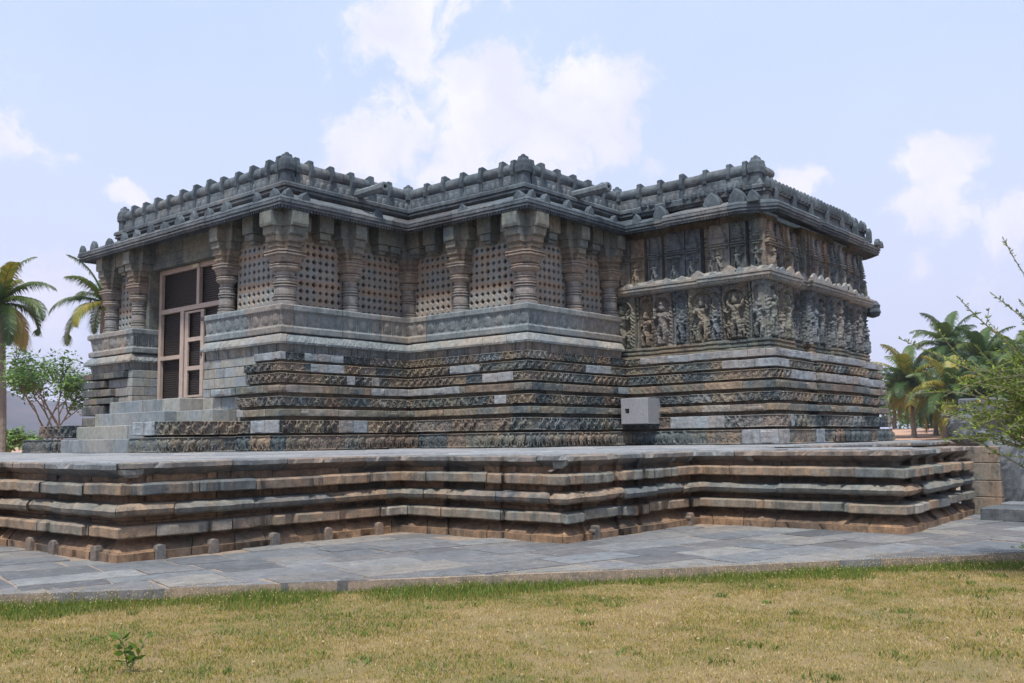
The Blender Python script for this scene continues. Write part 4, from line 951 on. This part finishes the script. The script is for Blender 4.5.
M['ground'] = m_
def gz(x, y):
    r_ = np.hypot(x, y); a = np.degrees(np.arctan2(y, x)); rise = np.clip((r_-60)/60, 0, 1)*2.1*np.clip((34-a)/10, 0, 1)
    return -.12+rise+fbm(x*.5, y*.5, 3, 3)*.05*(r_ < 60)
rad = np.concatenate([[0], np.geomspace(1.2, 3500, 90)]); an = np.linspace(0, 2*math.pi, 181)
X = rad[:, None]*np.cos(an)[None]; Y = rad[:, None]*np.sin(an)[None]
mb = MB(); mb.grid(np.stack([X, Y, gz(X, Y)], -1)); tag(obj('ground', mb, M['ground'], smooth=True), kind='structure')

# ---------------------------------------------------------------- grass
def grass(name, pts, hgt, tone, wdt, label, seed, lean=.6):
    r = np.random.default_rng(seed); n = len(pts); a = r.uniform(0, 2*math.pi, n); b = r.uniform(0, 2*math.pi, n); hh = hgt*r.uniform(.5, 1.3, n); ln_ = hh*lean*r.uniform(.2, 1.6, n)
    x, y, z = pts[:, 0], pts[:, 1], pts[:, 2]; w2 = wdt*r.uniform(.7, 1.3, n)
    p0 = np.stack([x-np.cos(a)*w2, y-np.sin(a)*w2, z], 1); p1 = np.stack([x+np.cos(a)*w2, y+np.sin(a)*w2, z], 1)
    m1 = np.stack([x+np.cos(b)*ln_*.4+np.cos(a)*w2*.7, y+np.sin(b)*ln_*.4+np.sin(a)*w2*.7, z+hh*.6], 1); m0 = np.stack([x+np.cos(b)*ln_*.4-np.cos(a)*w2*.7, y+np.sin(b)*ln_*.4-np.sin(a)*w2*.7, z+hh*.6], 1)
    tp = np.stack([x+np.cos(b)*ln_, y+np.sin(b)*ln_, z+hh], 1)
    V = np.stack([p0, p1, m1, m0, tp], 1).reshape(-1, 3); i = np.arange(n)[:, None]*5
    mb = MB(); T = np.stack([tone, tone*0, tone*0], 1); mb.add(V, i+np.array([[0, 1, 2, 3]]), T); mb.f.append(i+np.array([[3, 2, 4]])); mb.t.append(T)
    return tag(obj(name, mb, M['grass']), label, 'grass', kind='stuff')
M['grass'] = leaf_mat('lawn_blades', [(0, (.06, .115, .022)), (.25, (.115, .19, .03)), (.42, (.20, .21, .045)), (.58, (.30, .24, .055)), (.8, (.42, .31, .10)), (1, (.60, .48, .26))], .7, .3)
def scatter(n, near_, far_, seed, spread=.62):
    r = np.random.default_rng(seed); k = r.uniform(-.35, 1.35, n); d = near_+(far_-near_)*r.uniform(0, 1, n)
    P_ = np.array(E0)[None]+np.array(E1-E0)[None]*k[:, None]+np.array(en)[None]*d[:, None]
    # keep what the camera can see, plus a margin
    v = P_; f = v@np.array((math.cos(CAMY), math.sin(CAMY))); s = v@np.array((math.sin(CAMY), -math.cos(CAMY))); keep = (f > 2.5) & (np.abs(s) < f*spread+.5)
    P_ = P_[keep]; return P_, d[keep]
P_, d = scatter(520000, .05, 6.0, 1)
pt = vn(P_[:, 0]*1.1, P_[:, 1]*1.1, 5)*.38+vn(P_[:, 0]*4, P_[:, 1]*4, 6)*.3+vn(P_[:, 0]*13, P_[:, 1]*13, 7)*.32
tone = np.clip(  .62+(.5-pt)*1.0+np.random.default_rng(3).normal(0, .17, len(P_))-.28*np.exp(-d/.5), 0, 1)
soil = vn(P_[:, 0]*2.3, P_[:, 1]*2.3, 41)*.6+vn(P_[:, 0]*7, P_[:, 1]*7, 42)*.4
keep = np.random.default_rng(4).random(len(P_)) < (.5+pt*.8)*np.clip((.80-soil)*6, .35, 1)
P3 = np.column_stack([P_, gz(P_[:, 0], P_[:, 1])-.005])[keep]
grass('dry_lawn', P3, (.018+.016*pt[keep]), tone[keep], .0028, 'short half dry tan and green lawn in front of the stone paving', 11)
P_, d = scatter(80000, -.02, .95, 21); r_ = np.random.default_rng(5); pt = vn(P_[:, 0]*1.6, P_[:, 1]*1.6, 15); keep = (d < .08+pt*1.1*r_.random(len(d))**.7)&(r_.random(len(d)) < .85)
P_ = P_[keep]; d = d[keep]; pt = pt[keep]; tone = np.clip(r_.normal(.25, .15, len(P_)), 0, 1)
grass('green_verge', np.column_stack([P_, gz(P_[:, 0], P_[:, 1])]), .04+.06*pt*np.exp(-d), tone, .0032, 'strip of taller green grass along the edge of the paving', 12, .5)
P_, d = scatter(2600, .1, 5.8, 51); r_ = np.random.default_rng(52); n = len(P_); a = r_.uniform(0, 6.28, n); s1 = r_.uniform(.006, .02, n); z_ = gz(P_[:, 0], P_[:, 1])+.018
dx, dy = np.cos(a)*s1, np.sin(a)*s1; x, y = P_[:, 0], P_[:, 1]; t1 = r_.uniform(-.006, .012, n)
V = np.stack([np.stack([x-dx, y-dy, z_], 1), np.stack([x-dy*.5, y+dx*.5, z_+t1], 1), np.stack([x+dx, y+dy, z_+.004], 1), np.stack([x+dy*.5, y-dx*.5, z_], 1)], 1).reshape(-1, 3)
mb = MB(); mb.add(V, np.arange(n)[:, None]*4+np.array([[0, 1, 2, 3]]), np.stack([r_.uniform(0, 1, n), r_.uniform(0, .2, n), r_.uniform(0, 1, n)], 1))
tag(obj('leaf_litter', mb, leaf_mat('dry_leaves', [(0, (.10, .06, .035)), (.5, (.22, .13, .07)), (.85, (.36, .27, .17)), (1, (.42, .36, .28))], .8, .1)), 'small dry brown leaves scattered over the lawn', 'leaves', kind='stuff')
P_, d = scatter(170, .3, 5.6, 61); r_ = np.random.default_rng(62); W_ = []; T_w = []
for q in P_:
    k_ = r_.integers(14, 40); rr_ = r_.uniform(.03, .10); o_w = r_.normal(0, rr_, (k_, 2)); W_.append(q[None]+o_w); T_w.append(np.clip(r_.normal(r_.uniform(.05, .32), .07, k_), 0, 1))
W_ = np.concatenate(W_); T_w = np.concatenate(T_w)
grass('weed_tufts', np.column_stack([W_, gz(W_[:, 0], W_[:, 1])]), .04, T_w, .0052, 'small greener tufts dotted over the dry lawn', 63, .9)
# seed heads over the verge
P_, d = scatter(7000, -.05, 1.0, 31); r_ = np.random.default_rng(6); pt = vn(P_[:, 0]*1.2, P_[:, 1]*1.2, 15); keep = r_.random(len(d)) < np.exp(-d*1.8)*np.clip(pt*1.8-.35, 0.05, 1); P_ = P_[keep]
mb = MB(); n = len(P_); hh = r_.uniform(.06, .17, n); lx = r_.normal(0, .03, n); ly = r_.normal(0, .03, n); z0 = gz(P_[:, 0], P_[:, 1])
x, y = P_[:, 0], P_[:, 1]; w_ = .0009
V = np.stack([np.stack([x-w_, y, z0], 1), np.stack([x+w_, y, z0], 1), np.stack([x+lx+w_, y+ly, z0+hh], 1), np.stack([x+lx-w_, y+ly, z0+hh], 1)], 1).reshape(-1, 3); mb.add(V, np.arange(n)[:, None]*4+np.array([[0, 1, 2, 3]]), (.5, 0, 0))
s_ = .0045*r_.uniform(.7, 1.4, n); cxs = np.stack([x+lx, y+ly, z0+hh+s_], 1)
O6 = np.array([(1, 0, 0), (0, 1, 0), (-1, 0, 0), (0, -1, 0), (0, 0, 1.3), (0, 0, -1.3)]); V = (cxs[:, None]+O6[None]*s_[:, None, None]).reshape(-1, 3)
Fq = np.array([(0, 1, 4), (1, 2, 4), (2, 3, 4), (3, 0, 4), (1, 0, 5), (2, 1, 5), (3, 2, 5), (0, 3, 5)]); mb.add(V, (np.arange(n)[:, None, None]*6+Fq[None]).reshape(-1, 3), (.97, 0, 0))
tag(obj('seed_heads', mb, M['grass']), 'thin grass stalks with pale seed heads along the paving edge', 'grass', kind='stuff')

# ---------------------------------------------------------------- vegetation
M['bark'] = plain('palm_bark', (.19, .165, .14), .3, 6, .9); M['bark2'] = plain('pinkish_bark', (.20, .16, .14), .25, 8, .85)
M['palm'] = leaf_mat('palm_leaflets', [(0, (.02, .045, .02)), (.4, (.05, .095, .03)), (.7, (.11, .15, .03)), (.9, (.30, .26, .04)), (1, (.33, .22, .09))], .45, .25)
M['leaf'] = leaf_mat('tree_leaves', [(0, (.04, .09, .03)), (.5, (.10, .19, .06)), (1, (.20, .30, .08))], .5, .3)
M['bush'] = leaf_mat('bush_leaves', [(0, (.045, .09, .012)), (.4, (.10, .17, .02)), (.8, (.20, .28, .035)), (.95, (.32, .38, .06)), (1, (.62, .36, .03))], .45, .35)
M['twig'] = plain('grey_green_twig', (.17, .16, .10), .3, 20, .8)
def palm_crown(c, n, Lf, seed, droop=1.0, yellow=.15, upright=.0):
    r = random.Random(seed); mb = MB(); c = Vector(c); Vs = []; Fs = []; Ts = []; k = 0
    for i in range(n):
        az = 2*math.pi*i*.382+r.uniform(-.2, .2); el = R(85)-R(115)*(i/n)**.85+upright; L_ = Lf*r.uniform(.85, 1.1); old = i/n > .78
        p = c.copy(); pts = [p.copy()]; seg = 14; e = el; tn = r.uniform(.2, .6)
        if old: tn = r.uniform(.75, 1) if r.random() < yellow*4 else .6
        elif r.random() < yellow: tn = .8
        for j in range(seg):
            d = Vector((math.cos(az)*math.cos(e), math.sin(az)*math.cos(e), math.sin(e))); p = p+d*(L_/seg); pts.append(p.copy()); e -= droop*R(7.5)*(1-.4*math.sin(max(e, -1.3)))*(.6+j/seg)
            e = max(e, R(-88))
        mb.tube(pts, [.035*(1-j/(seg+1))+.006 for j in range(seg+1)], 4, (min(1, tn+.2), 0, 0))
        for j in range(2, seg*4):
            f = j/(seg*4); q = f*seg; a = int(q); b = q-a; pp_ = pts[a].lerp(pts[min(a+1, seg)], b); tg = (pts[min(a+1, seg)]-pts[max(a-1, 0)]).normalized()
            sd_ = tg.cross(Vector((0, 0, 1))); sd_ = sd_.normalized() if sd_.length > .1 else Vector((1, 0, 0)); up = sd_.cross(tg)
            ll = Lf*.26*math.sin(math.pi*min(1, f*.92+.1))**.6*r.uniform(.85, 1.1)
            for sg in (-1, 1):
                dr = (sd_*sg*.75+tg*.55+up*.15).normalized(); mid = pp_+dr*ll*.5+Vector((0, 0, -.04*ll)); tip = pp_+dr*ll*.88+Vector((0, 0, -ll*(.38+.3*r.random())))
                w = tg*(.022*Lf/3.2+.008); Vs += [pp_-w, pp_+w, mid+w*1.0, mid-w*1.0, tip]; t_ = min(1, max(0, tn+r.uniform(-.15, .15)))
                Fs += [(k, k+1, k+2, k+3), (k+3, k+2, k+4)]; Ts += [(t_, 0, 0)]*2; k += 5
    mb.add([tuple(v) for v in Vs], Fs, np.array(Ts)); return mb
def palm(loc, hgt, Lf, seed, label, group=None, lean=(0, 0), tr=.2, **kw):
    t_ = empty('palm_tree', loc, label, 'palm tree', group); loc = Vector(loc); r = random.Random(seed)
    pts = [loc+Vector((lean[0]*k*k, lean[1]*k*k, hgt*k-.1*(k == 0))) for k in np.linspace(0, 1, 12)]
    mb = MB(); fine = []; rd = []
    for i in range(48):
        k = i/47; p = loc+Vector((lean[0]*k*k, lean[1]*k*k, hgt*k)); fine.append(p); rd.append(tr*(1.35-.6*k**.4 if k < .1 else 1-.3*k)*(1+.06*(i % 2)))
    mb.tube(fine, rd, 9); obj('trunk', mb, M['bark'], t_)
    obj('crown', palm_crown(fine[-1], kw.get('n', 26), Lf, seed, kw.get('droop', 1), kw.get('yellow', .12)), M['palm'], t_)
    mb = MB(); 
    for i in range(9):
        a = r.uniform(0, 6.28); q = fine[-1]+Vector((math.cos(a)*.22, math.sin(a)*.22, -.2-r.random()*.25)); mb.lathe([(.02, q.z-.13), (.1, q.z-.07), (.12, q.z), (.08, q.z+.08), (.02, q.z+.12)], (q.x, q.y), 7, (.7, 0, 0))
    obj('coconuts', mb, M['palm'], t_); return t_
def H_at(x, y, dist): v = pix_dir(x, y); return EYE+v.z/math.hypot(v.x, v.y)*dist
GP = 'coconut palms right of the temple'
palm(at(3, 48, -.12), H_at(0, 303, 48)+.1, 3.0, 3, 'tall palm at the left edge with its trunk in view and yellowing lower fronds', tr=.17, droop=1.0, yellow=.2, n=20, lean=(-.25, .2))
palm(at(97, 56, -.12), H_at(100, 302, 56)+.1, 3.2, 8, 'palm rising behind the light leafy tree against the temple corner', tr=.2, n=17, droop=.8, yellow=.2, lean=(.2, 0))
RP = [(914, 92, 384, 5.0, 'leftmost right hand palm with drooping yellow lower fronds beside the temple'), (958, 105, 348, 5.4, 'tallest palm of the right hand grove, dark crown against the sky'), (975, 88, 388, 4.4, 'palm behind the leafy bush with a dark full crown'), (936, 98, 398, 4.4, 'low palm with brown hanging fronds right of the yellow palm'), (1000, 100, 372, 5.0, 'palm rising over the boulder behind the shrub'), (1026, 110, 366, 5, 'palm at the right picture edge behind the shrub'), (895, 120, 393, 4.6, 'palm half hidden behind the temple end wall'), (945, 84, 396, 4.6, 'short bushy palm between the yellow palm and the carved stones'), (985, 96, 362, 5.2, 'broad palm with a wide crown directly behind the shrub tips'), (1012, 84, 392, 4.6, 'low palm behind the boulder and shrub at far right')]
for i, (x, dist, y, lf, lb) in enumerate(RP):
    g_ = at(x, dist); z_ = float(gz(np.array(g_[0]), np.array(g_[1]))); palm((g_[0], g_[1], z_), H_at(x, y, dist)-z_, lf*.92, 20+i, lb, GP, tr=.22, n=32, droop=.95, yellow=.3 if i in (0, 3, 7) else .08, lean=(random.uniform(-.6, .6), random.uniform(-.6, .6)))
def leafcloud(mb, c, rad, n, size, r, tone=(.2, .9), flat=.7):
    c = np.array(c); V = []; F = []; T = []
    for i in range(n):
        d = np.array([r.gauss(0, 1) for _ in range(3)]); d /= np.linalg.norm(d); q = c+d*np.array(rad)*r.random()**.45
        a = np.array([r.gauss(0, 1), r.gauss(0, 1), r.gauss(0, .5)]); a /= np.linalg.norm(a); b = np.cross(a, [r.gauss(0, .5), r.gauss(0, .5), 1]); b /= np.linalg.norm(b)+1e-9; s = size*r.uniform(.6, 1.3); k = len(V)
        V += [q-a*s, q-b*s*.45, q+a*s, q+b*s*.45]; F.append((k, k+1, k+2, k+3)); T.append((r.uniform(*tone), 0, 0))
    mb.add(np.array(V), F, np.array(T))
def tree(name, loc, hgt, spread, seed, label, cat, nleaf, size, mat='leaf', bark='bark2', tone=(.1, .9), trunks=3, group=None):
    t_ = empty(name, loc, label, cat, group); loc = Vector(loc); r = random.Random(seed); st = MB(); cr = MB(); tips = []
    def grow(p, d, l, rad, lev):
        q = [p]; dd = d.copy()
        for i in range(4): dd = (dd+Vector((r.uniform(-.12, .12), r.uniform(-.12, .12), .05))).normalized(); q.append(q[-1]+dd*l/4)
        st.tube(q, [rad*(1-.12*i) for i in range(5)], 5)
        if lev == 0 or rad < .008: tips.append(q[-1]); tips.append(q[2]); return
        for k in range(r.choice((2, 3))): 
            nd_ = (dd+Vector((r.uniform(-1, 1)*spread, r.uniform(-1, 1)*spread, r.uniform(-.15, .35)))).normalized(); grow(q[-1] if k else q[3], nd_, l*r.uniform(.6, .85), rad*.6, lev-1)
    for k in range(trunks): grow(loc+Vector((0, 0, -.1)), Vector((r.uniform(-.3, .3), r.uniform(-.3, .3), 1)).normalized(), hgt*.36, hgt*.012+.01, 3)
    for q in tips: leafcloud(cr, q, (hgt*.11, hgt*.11, hgt*.07), max(3, nleaf//len(tips)), size, r, tone)
    obj('trunk', st, M[bark], t_); obj('crown', cr, M[mat], t_); return t_
tree('leafy_tree', at(62, 45, -.12), 6.3, .85, 5, 'small open tree with light green leaves and pinkish forked stems left of the temple', 'tree', 5200, .10, trunks=3)
tree('roadside_bush', at(8, 60, -.12), 2.6, .9, 6, 'yellow green bush at the foot of the left palm', 'bush', 3500, .12, tone=(.6, 1), trunks=5)
tree('roadside_bush', at(32, 66, -.12), 2.3, .9, 9, 'pale green bush between the palm trunk and the stair block', 'bush', 2600, .12, tone=(.6, 1), trunks=5)
# thick grove behind the palms
mb = MB(); r = random.Random(44)
for i in range(26):
    x = 905+i*9+r.uniform(-6, 6); dist = r.uniform(140, 190); g_ = at(x, dist); h_ = r.uniform(3.5, 7.5); leafcloud(mb, (g_[0], g_[1], 1.5+h_*.5), (r.uniform(3.5, 6), r.uniform(3.5, 6), h_*.55), 420, .5, r, (0, .5))
tag(obj('far_grove', mb, M['leaf']), 'dark green mass of distant trees behind the palm grove', 'grove', kind='stuff')
# foreground shrub entering from the right edge
K_ = 1.78
SH = empty('leafy_shrub', at(1110, 11.9, 0), 'tall shrub with thin arching shoots and small bright leaves at the right edge', 'shrub')
r = random.Random(12); st = MB(); lv = MB(); root = SH.location.copy(); LV = []; LF = []; LT = []
def leaf(p, d, s, tn):
    k = len(LV); sd_ = d.cross(Vector((r.uniform(-1, 1), r.uniform(-1, 1), r.uniform(-.4, 1)))).normalized(); LV.extend([p, p+d*s*.45-sd_*s*.19, p+d*s, p+d*s*.45+sd_*s*.19]); LF.append((k, k+1, k+2, k+3)); LT.append((tn, 0, 0))
def shoot(p0, p1, bend, rad, dens, lev=1):
    n = 16; pts = []; L_ = (p1-p0).length
    wob = Vector((r.uniform(-1, 1), r.uniform(-1, 1), r.uniform(-1, 1)))*.03*L_
    for i in range(n+1):
        k = i/n; pts.append(p0.lerp(p1, k)+Vector((0, 0, bend*L_*math.sin(math.pi*k)))+wob*math.sin(2*math.pi*k))
    st.tube(pts, [rad*(1-.8*i/n)+.0008 for i in range(n+1)], 5)
    m_ = int(L_*dens)
    for j in range(m_):
        k = .12+.88*(j/m_); a = min(int(k*n), n-1); p = pts[a].lerp(pts[a+1], k*n-a); tg = (pts[a+1]-pts[a]).normalized()
        for q in range(r.choice((1, 2, 3))):
            d = (tg*.5+Vector((r.uniform(-1, 1), r.uniform(-1, 1), r.uniform(-.5, 1)))).normalized(); leaf(p, d, r.uniform(.032, .06), min(.93, max(0, r.gauss(.42+.25*k, .2))) if r.random() > .004 else 1)
    if lev:
        for j in range(int(L_*2.1)):
            k = r.uniform(.15, .8); a = int(k*n); p = pts[a]; tg = (pts[a+1]-pts[a]).normalized(); d = (tg+Vector((r.uniform(-.8, .8), r.uniform(-.8, .8), r.uniform(-.3, .7)))).normalized(); shoot(p, p+d*r.uniform(.25, .85)*(1.1-k), .03, rad*.4, dens*1.1, lev-1)
def P3d(x, y, dist): v = pix_dir(x, y); return Vector((0, 0, EYE))+v*(dist/math.hypot(v.x, v.y))
for (x, y, dd, bend) in ((898, 338, 6.1, .05), (930, 318, 6.3, .06), (957, 296, 6.0, .04), (990, 292, 6.2, .03), (1003, 238, 6.4, .0), (1020, 300, 6.2, .05), (945, 372, 6.2, .08), (925, 350, 6.6, .06), (975, 345, 6.4, .05), (1000, 335, 6.0, .06), (950, 410, 6.3, .1), (970, 400, 6.0, .1), (905, 395, 6.3, .1), (985, 430, 6.1, .1), (1005, 455, 6.1, .08), (1010, 380, 6.3, .08), (960, 365, 6.7, .07), (1030, 350, 6.3, .05), (1018, 420, 5.9, .07), (940, 440, 6.2, .12), (992, 372, 6.5, .06), (1040, 270, 6.4, .0), (1060, 300, 6.4, 0), (968, 382, 6.2, .08), (1015, 362, 6.1, .05), (982, 412, 6.4, .09)):
    r0 = root+Vector((r.uniform(-.25, .25), r.uniform(-.25, .25), r.uniform(.3, 1.6))); shoot(r0, P3d(x, y, dd*K_), bend, .014, 24)
for i in range(85):
    x = r.uniform(935, 1060); y = r.uniform(max(345, 345+(1000-x)*.9), 440) if x < 1010 else r.uniform(310, 455)
    r0 = root+Vector((r.uniform(-.4, .4), r.uniform(-.4, .4), r.uniform(.5, 2.0))); shoot(r0, P3d(x, y, r.uniform(5.8, 6.9)*K_), r.uniform(.02, .12), .010, 27)
lv.add([tuple(v) for v in LV], LF, np.array(LT)); obj('stems', st, M['twig'], SH); obj('leaves', lv, M['bush'], SH)
# saplings in the lawn
def sapling(loc, hgt, seed, label, n=11, ls=.10):
    global LV, LF, LT, st
    t_ = empty('sapling', loc, label, 'sapling'); LV, LF, LT = [], [], []; st = MB(); p = Vector(loc); rr = random.Random(seed)
    for s_ in range(3):
        top = p+Vector((rr.uniform(-.10, .10), rr.uniform(-.10, .10), hgt*rr.uniform(.75, 1.05))); st.tube([p, p.lerp(top, .5)+Vector((.01, 0, 0)), top], [.004, .003, .0015], 5)
        for j in range(n):
            k = .25+.75*j/n; q = p.lerp(top, k); a = j*2.4+s_; d = Vector((math.cos(a), math.sin(a), rr.uniform(.1, .8))).normalized(); leaf(q, d, ls*rr.uniform(.6, 1.1), rr.uniform(.1, .5))
    m_ = MB(); m_.add([tuple(v) for v in LV], LF, np.array(LT)); obj('stems', st, M['twig'], t_); obj('leaves', m_, M['bush'], t_)
q = on(128, 674, 2, -.12); sapling(tuple(q), .30, 3, 'small green sapling growing alone in the dry lawn at lower left')
q = on(1018, 556, 2, -.10); sapling(tuple(q), .16, 4, 'tiny leafy seedling beside the paving edge at far right', 9, .05)

# ---------------------------------------------------------------- stones at the right end
def boulder(name, c, size, seed, mat, label, cat, group=None, tilt=0):
    n1_, n2_ = 40, 26; th = np.linspace(0, 2*math.pi, n1_+1)[:-1]; ph = np.linspace(-math.pi/2, math.pi/2, n2_)
    T_, P2 = np.meshgrid(th, ph, indexing='ij'); 
    def sg(v, e): return np.sign(v)*np.abs(v)**e
    x = sg(np.cos(P2), .6)*sg(np.cos(T_), .6); y = sg(np.cos(P2), .6)*sg(np.sin(T_), .6); z = sg(np.sin(P2), .7)
    k = 1+fbm(x*1.6+seed, y*1.6+z*1.9, seed, 4)*.5+fbm(x*5+seed, z*5+y*3, seed+2, 2)*.18
    x, y, z = x*k*size[0], y*k*size[1], z*k*size[2]; x = x+z*tilt
    V = np.stack([x+c[0], y+c[1], z+c[2]], -1); V = np.concatenate([V, V[:1]], 0); mb = MB(); mb.grid(V, (.5, 0, .1)); o = obj(name, mb, M[mat], None, (c[0], c[1], c[2]-size[2]))
    return tag(o, label, cat, group)
pw = at(1012, 18.9); boulder('boulder', (pw[0]-.1, pw[1]+.1, .55), (.50, .42, .78), 5, 'rock', 'large upright grey boulder leaning beside the masonry pier at the right edge', 'boulder', tilt=-.18)
PR = empty('masonry_pier', (18.0, 4.45, 0), 'stone block pier closing the right end of the platform', 'pier'); rs = random.Random(61)
z = 0.0
for h_ in (.3, .28, .30, .285):
    mb = MB(); mb.box(17.72, 4.2+rs.uniform(-.01, .01), z+.003, 18.08, 4.85, z+h_, (rs.random(), .1, rs.random()*.8)); obj('pier_block', mb, M['plat'], PR); z += h_
PR2 = empty('stone_step', (16.9, 3.9, 0), 'low stone step slab on the paving at the foot of the boulder', 'step')
mb = MB()
mb.box(16.55, 3.55, .0, 17.35, 4.25, .20, (.3, 0, .2)); obj('slab', mb, M['rock'], PR2); mb = MB(); mb.box(17.40, 3.25, .0, 18.4, 4.15, .23, (.6, .2, .1)); obj('slab', mb, M['rock'], PR2)
mb = MB(); mb.box(16.42, 3.0, .0, 17.38, 3.53, .17, (.5, .2, .1)); obj('slab', mb, M['rock'], PR2)
for (x, y, dist, s3, nm, lb, sd_) in ((961, 438, 30, (.42, .3, .42), 'carved_fragment', 'dark carved stone fragment standing on the platform, left of the two', 3), (978, 442, 31, (.45, .35, .2), 'carved_fragment', 'low dark round stone lying on the platform beside the carved fragment', 8)):
    g_ = at(x, dist); boulder(nm, (g_[0], g_[1], 1.17+s3[2]*.8), s3, sd_, 'rock', lb, 'stone')
# ruined grey shrine block seen through the shrub
RU = empty('ruined_shrine', (*at(985, 62)[:2], -.12), 'small ruined grey stone shrine half hidden behind the shrub', 'shrine'); c = Vector(RU.location)
for nm, (a, b_, z0, z1) in (('plinth', (2.6, 1.8, 0, 1.1)), ('wall', (2.1, 1.4, 1.1, 2.4)), ('cornice', (2.5, 1.7, 2.4, 2.65)), ('roof', (1.5, 1.0, 2.65, 3.5))):
    mb = MB(); mb.box(c.x-a, c.y-b_, c.z+z0, c.x+a, c.y+b_, c.z+z1, (.4, 0, .1), .08); obj(nm, mb, M['rock'], RU)

# ---------------------------------------------------------------- distant hill
mb = MB(); n1_, n2_ = 70, 24
hx = np.linspace(-420, 190, n1_); V = np.zeros((n1_, n2_, 3))
for i, px in enumerate(hx):
    dist0 = 1500
    ytop = np.interp(px, [-420, -250, -120, -40, 0, 16, 40, 85, 110, 150, 190], [345, 350, 362, 374, 384, 396, 399, 404, 410, 425, 444])+fbm(np.array(px*.05), np.array(0.), 3, 3)*4
    zt = EYE+pix_dir(px, float(ytop)).z/math.hypot(*pix_dir(px, 432)[:2])*dist0
    for j in range(n2_):
        k = j/(n2_-1); dist = 900+k*700; g_ = at(px, dist); prof = math.sin(min(1, k*1.05)*math.pi/2)**1.3; V[i, j] = (g_[0], g_[1], -2+(max(zt, 0)+2)*prof*(1+fbm(np.array(px*.03), np.array(k*6), 9, 3)*.25))
mb.grid(V)
m_, t = newmat('hill_scrub'); nd = t.nodes; o_ = nd.new('ShaderNodeOutputMaterial'); b_ = nd.new('ShaderNodeBsdfPrincipled'); t.links.new(b_.outputs[0], o_.inputs[0]); g = nd.new('ShaderNodeNewGeometry').outputs['Position']
cc = ramp(t, tnoise(t, g, .012, 8, .7), [(.3, (.03, .035, .04)), (.5, (.055, .055, .065)), (.66, (.09, .07, .08)), (.76, (.30, .17, .14))]); t.links.new(cc, b_.inputs['Base Color']); b_.inputs['Roughness'].default_value = .95
tag(obj('hill', mb, m_, smooth=True), kind='structure')

# ---------------------------------------------------------------- air
HAZE = True
if HAZE:
    mb = MB(); S_ = 3800; mb.add([(-S_, -S_, -4), (S_, -S_, -4), (S_, S_, -4), (-S_, S_, -4), (-S_, -S_, 420), (S_, -S_, 420), (S_, S_, 420), (-S_, S_, 420)], [(3, 2, 1, 0), (4, 5, 6, 7), (0, 1, 5, 4), (1, 2, 6, 5), (2, 3, 7, 6), (3, 0, 4, 7)])
    m_, t = newmat('air'); o_ = t.nodes.new('ShaderNodeOutputMaterial'); v_ = t.nodes.new('ShaderNodeVolumePrincipled'); v_.inputs['Color'].default_value = (.78, .80, 1, 1); v_.inputs['Density'].default_value = .00028; t.links.new(v_.outputs[0], o_.inputs['Volume'])
    tag(obj('haze', mb, m_), 'thin pale haze in the air over the plain', 'haze', kind='stuff')
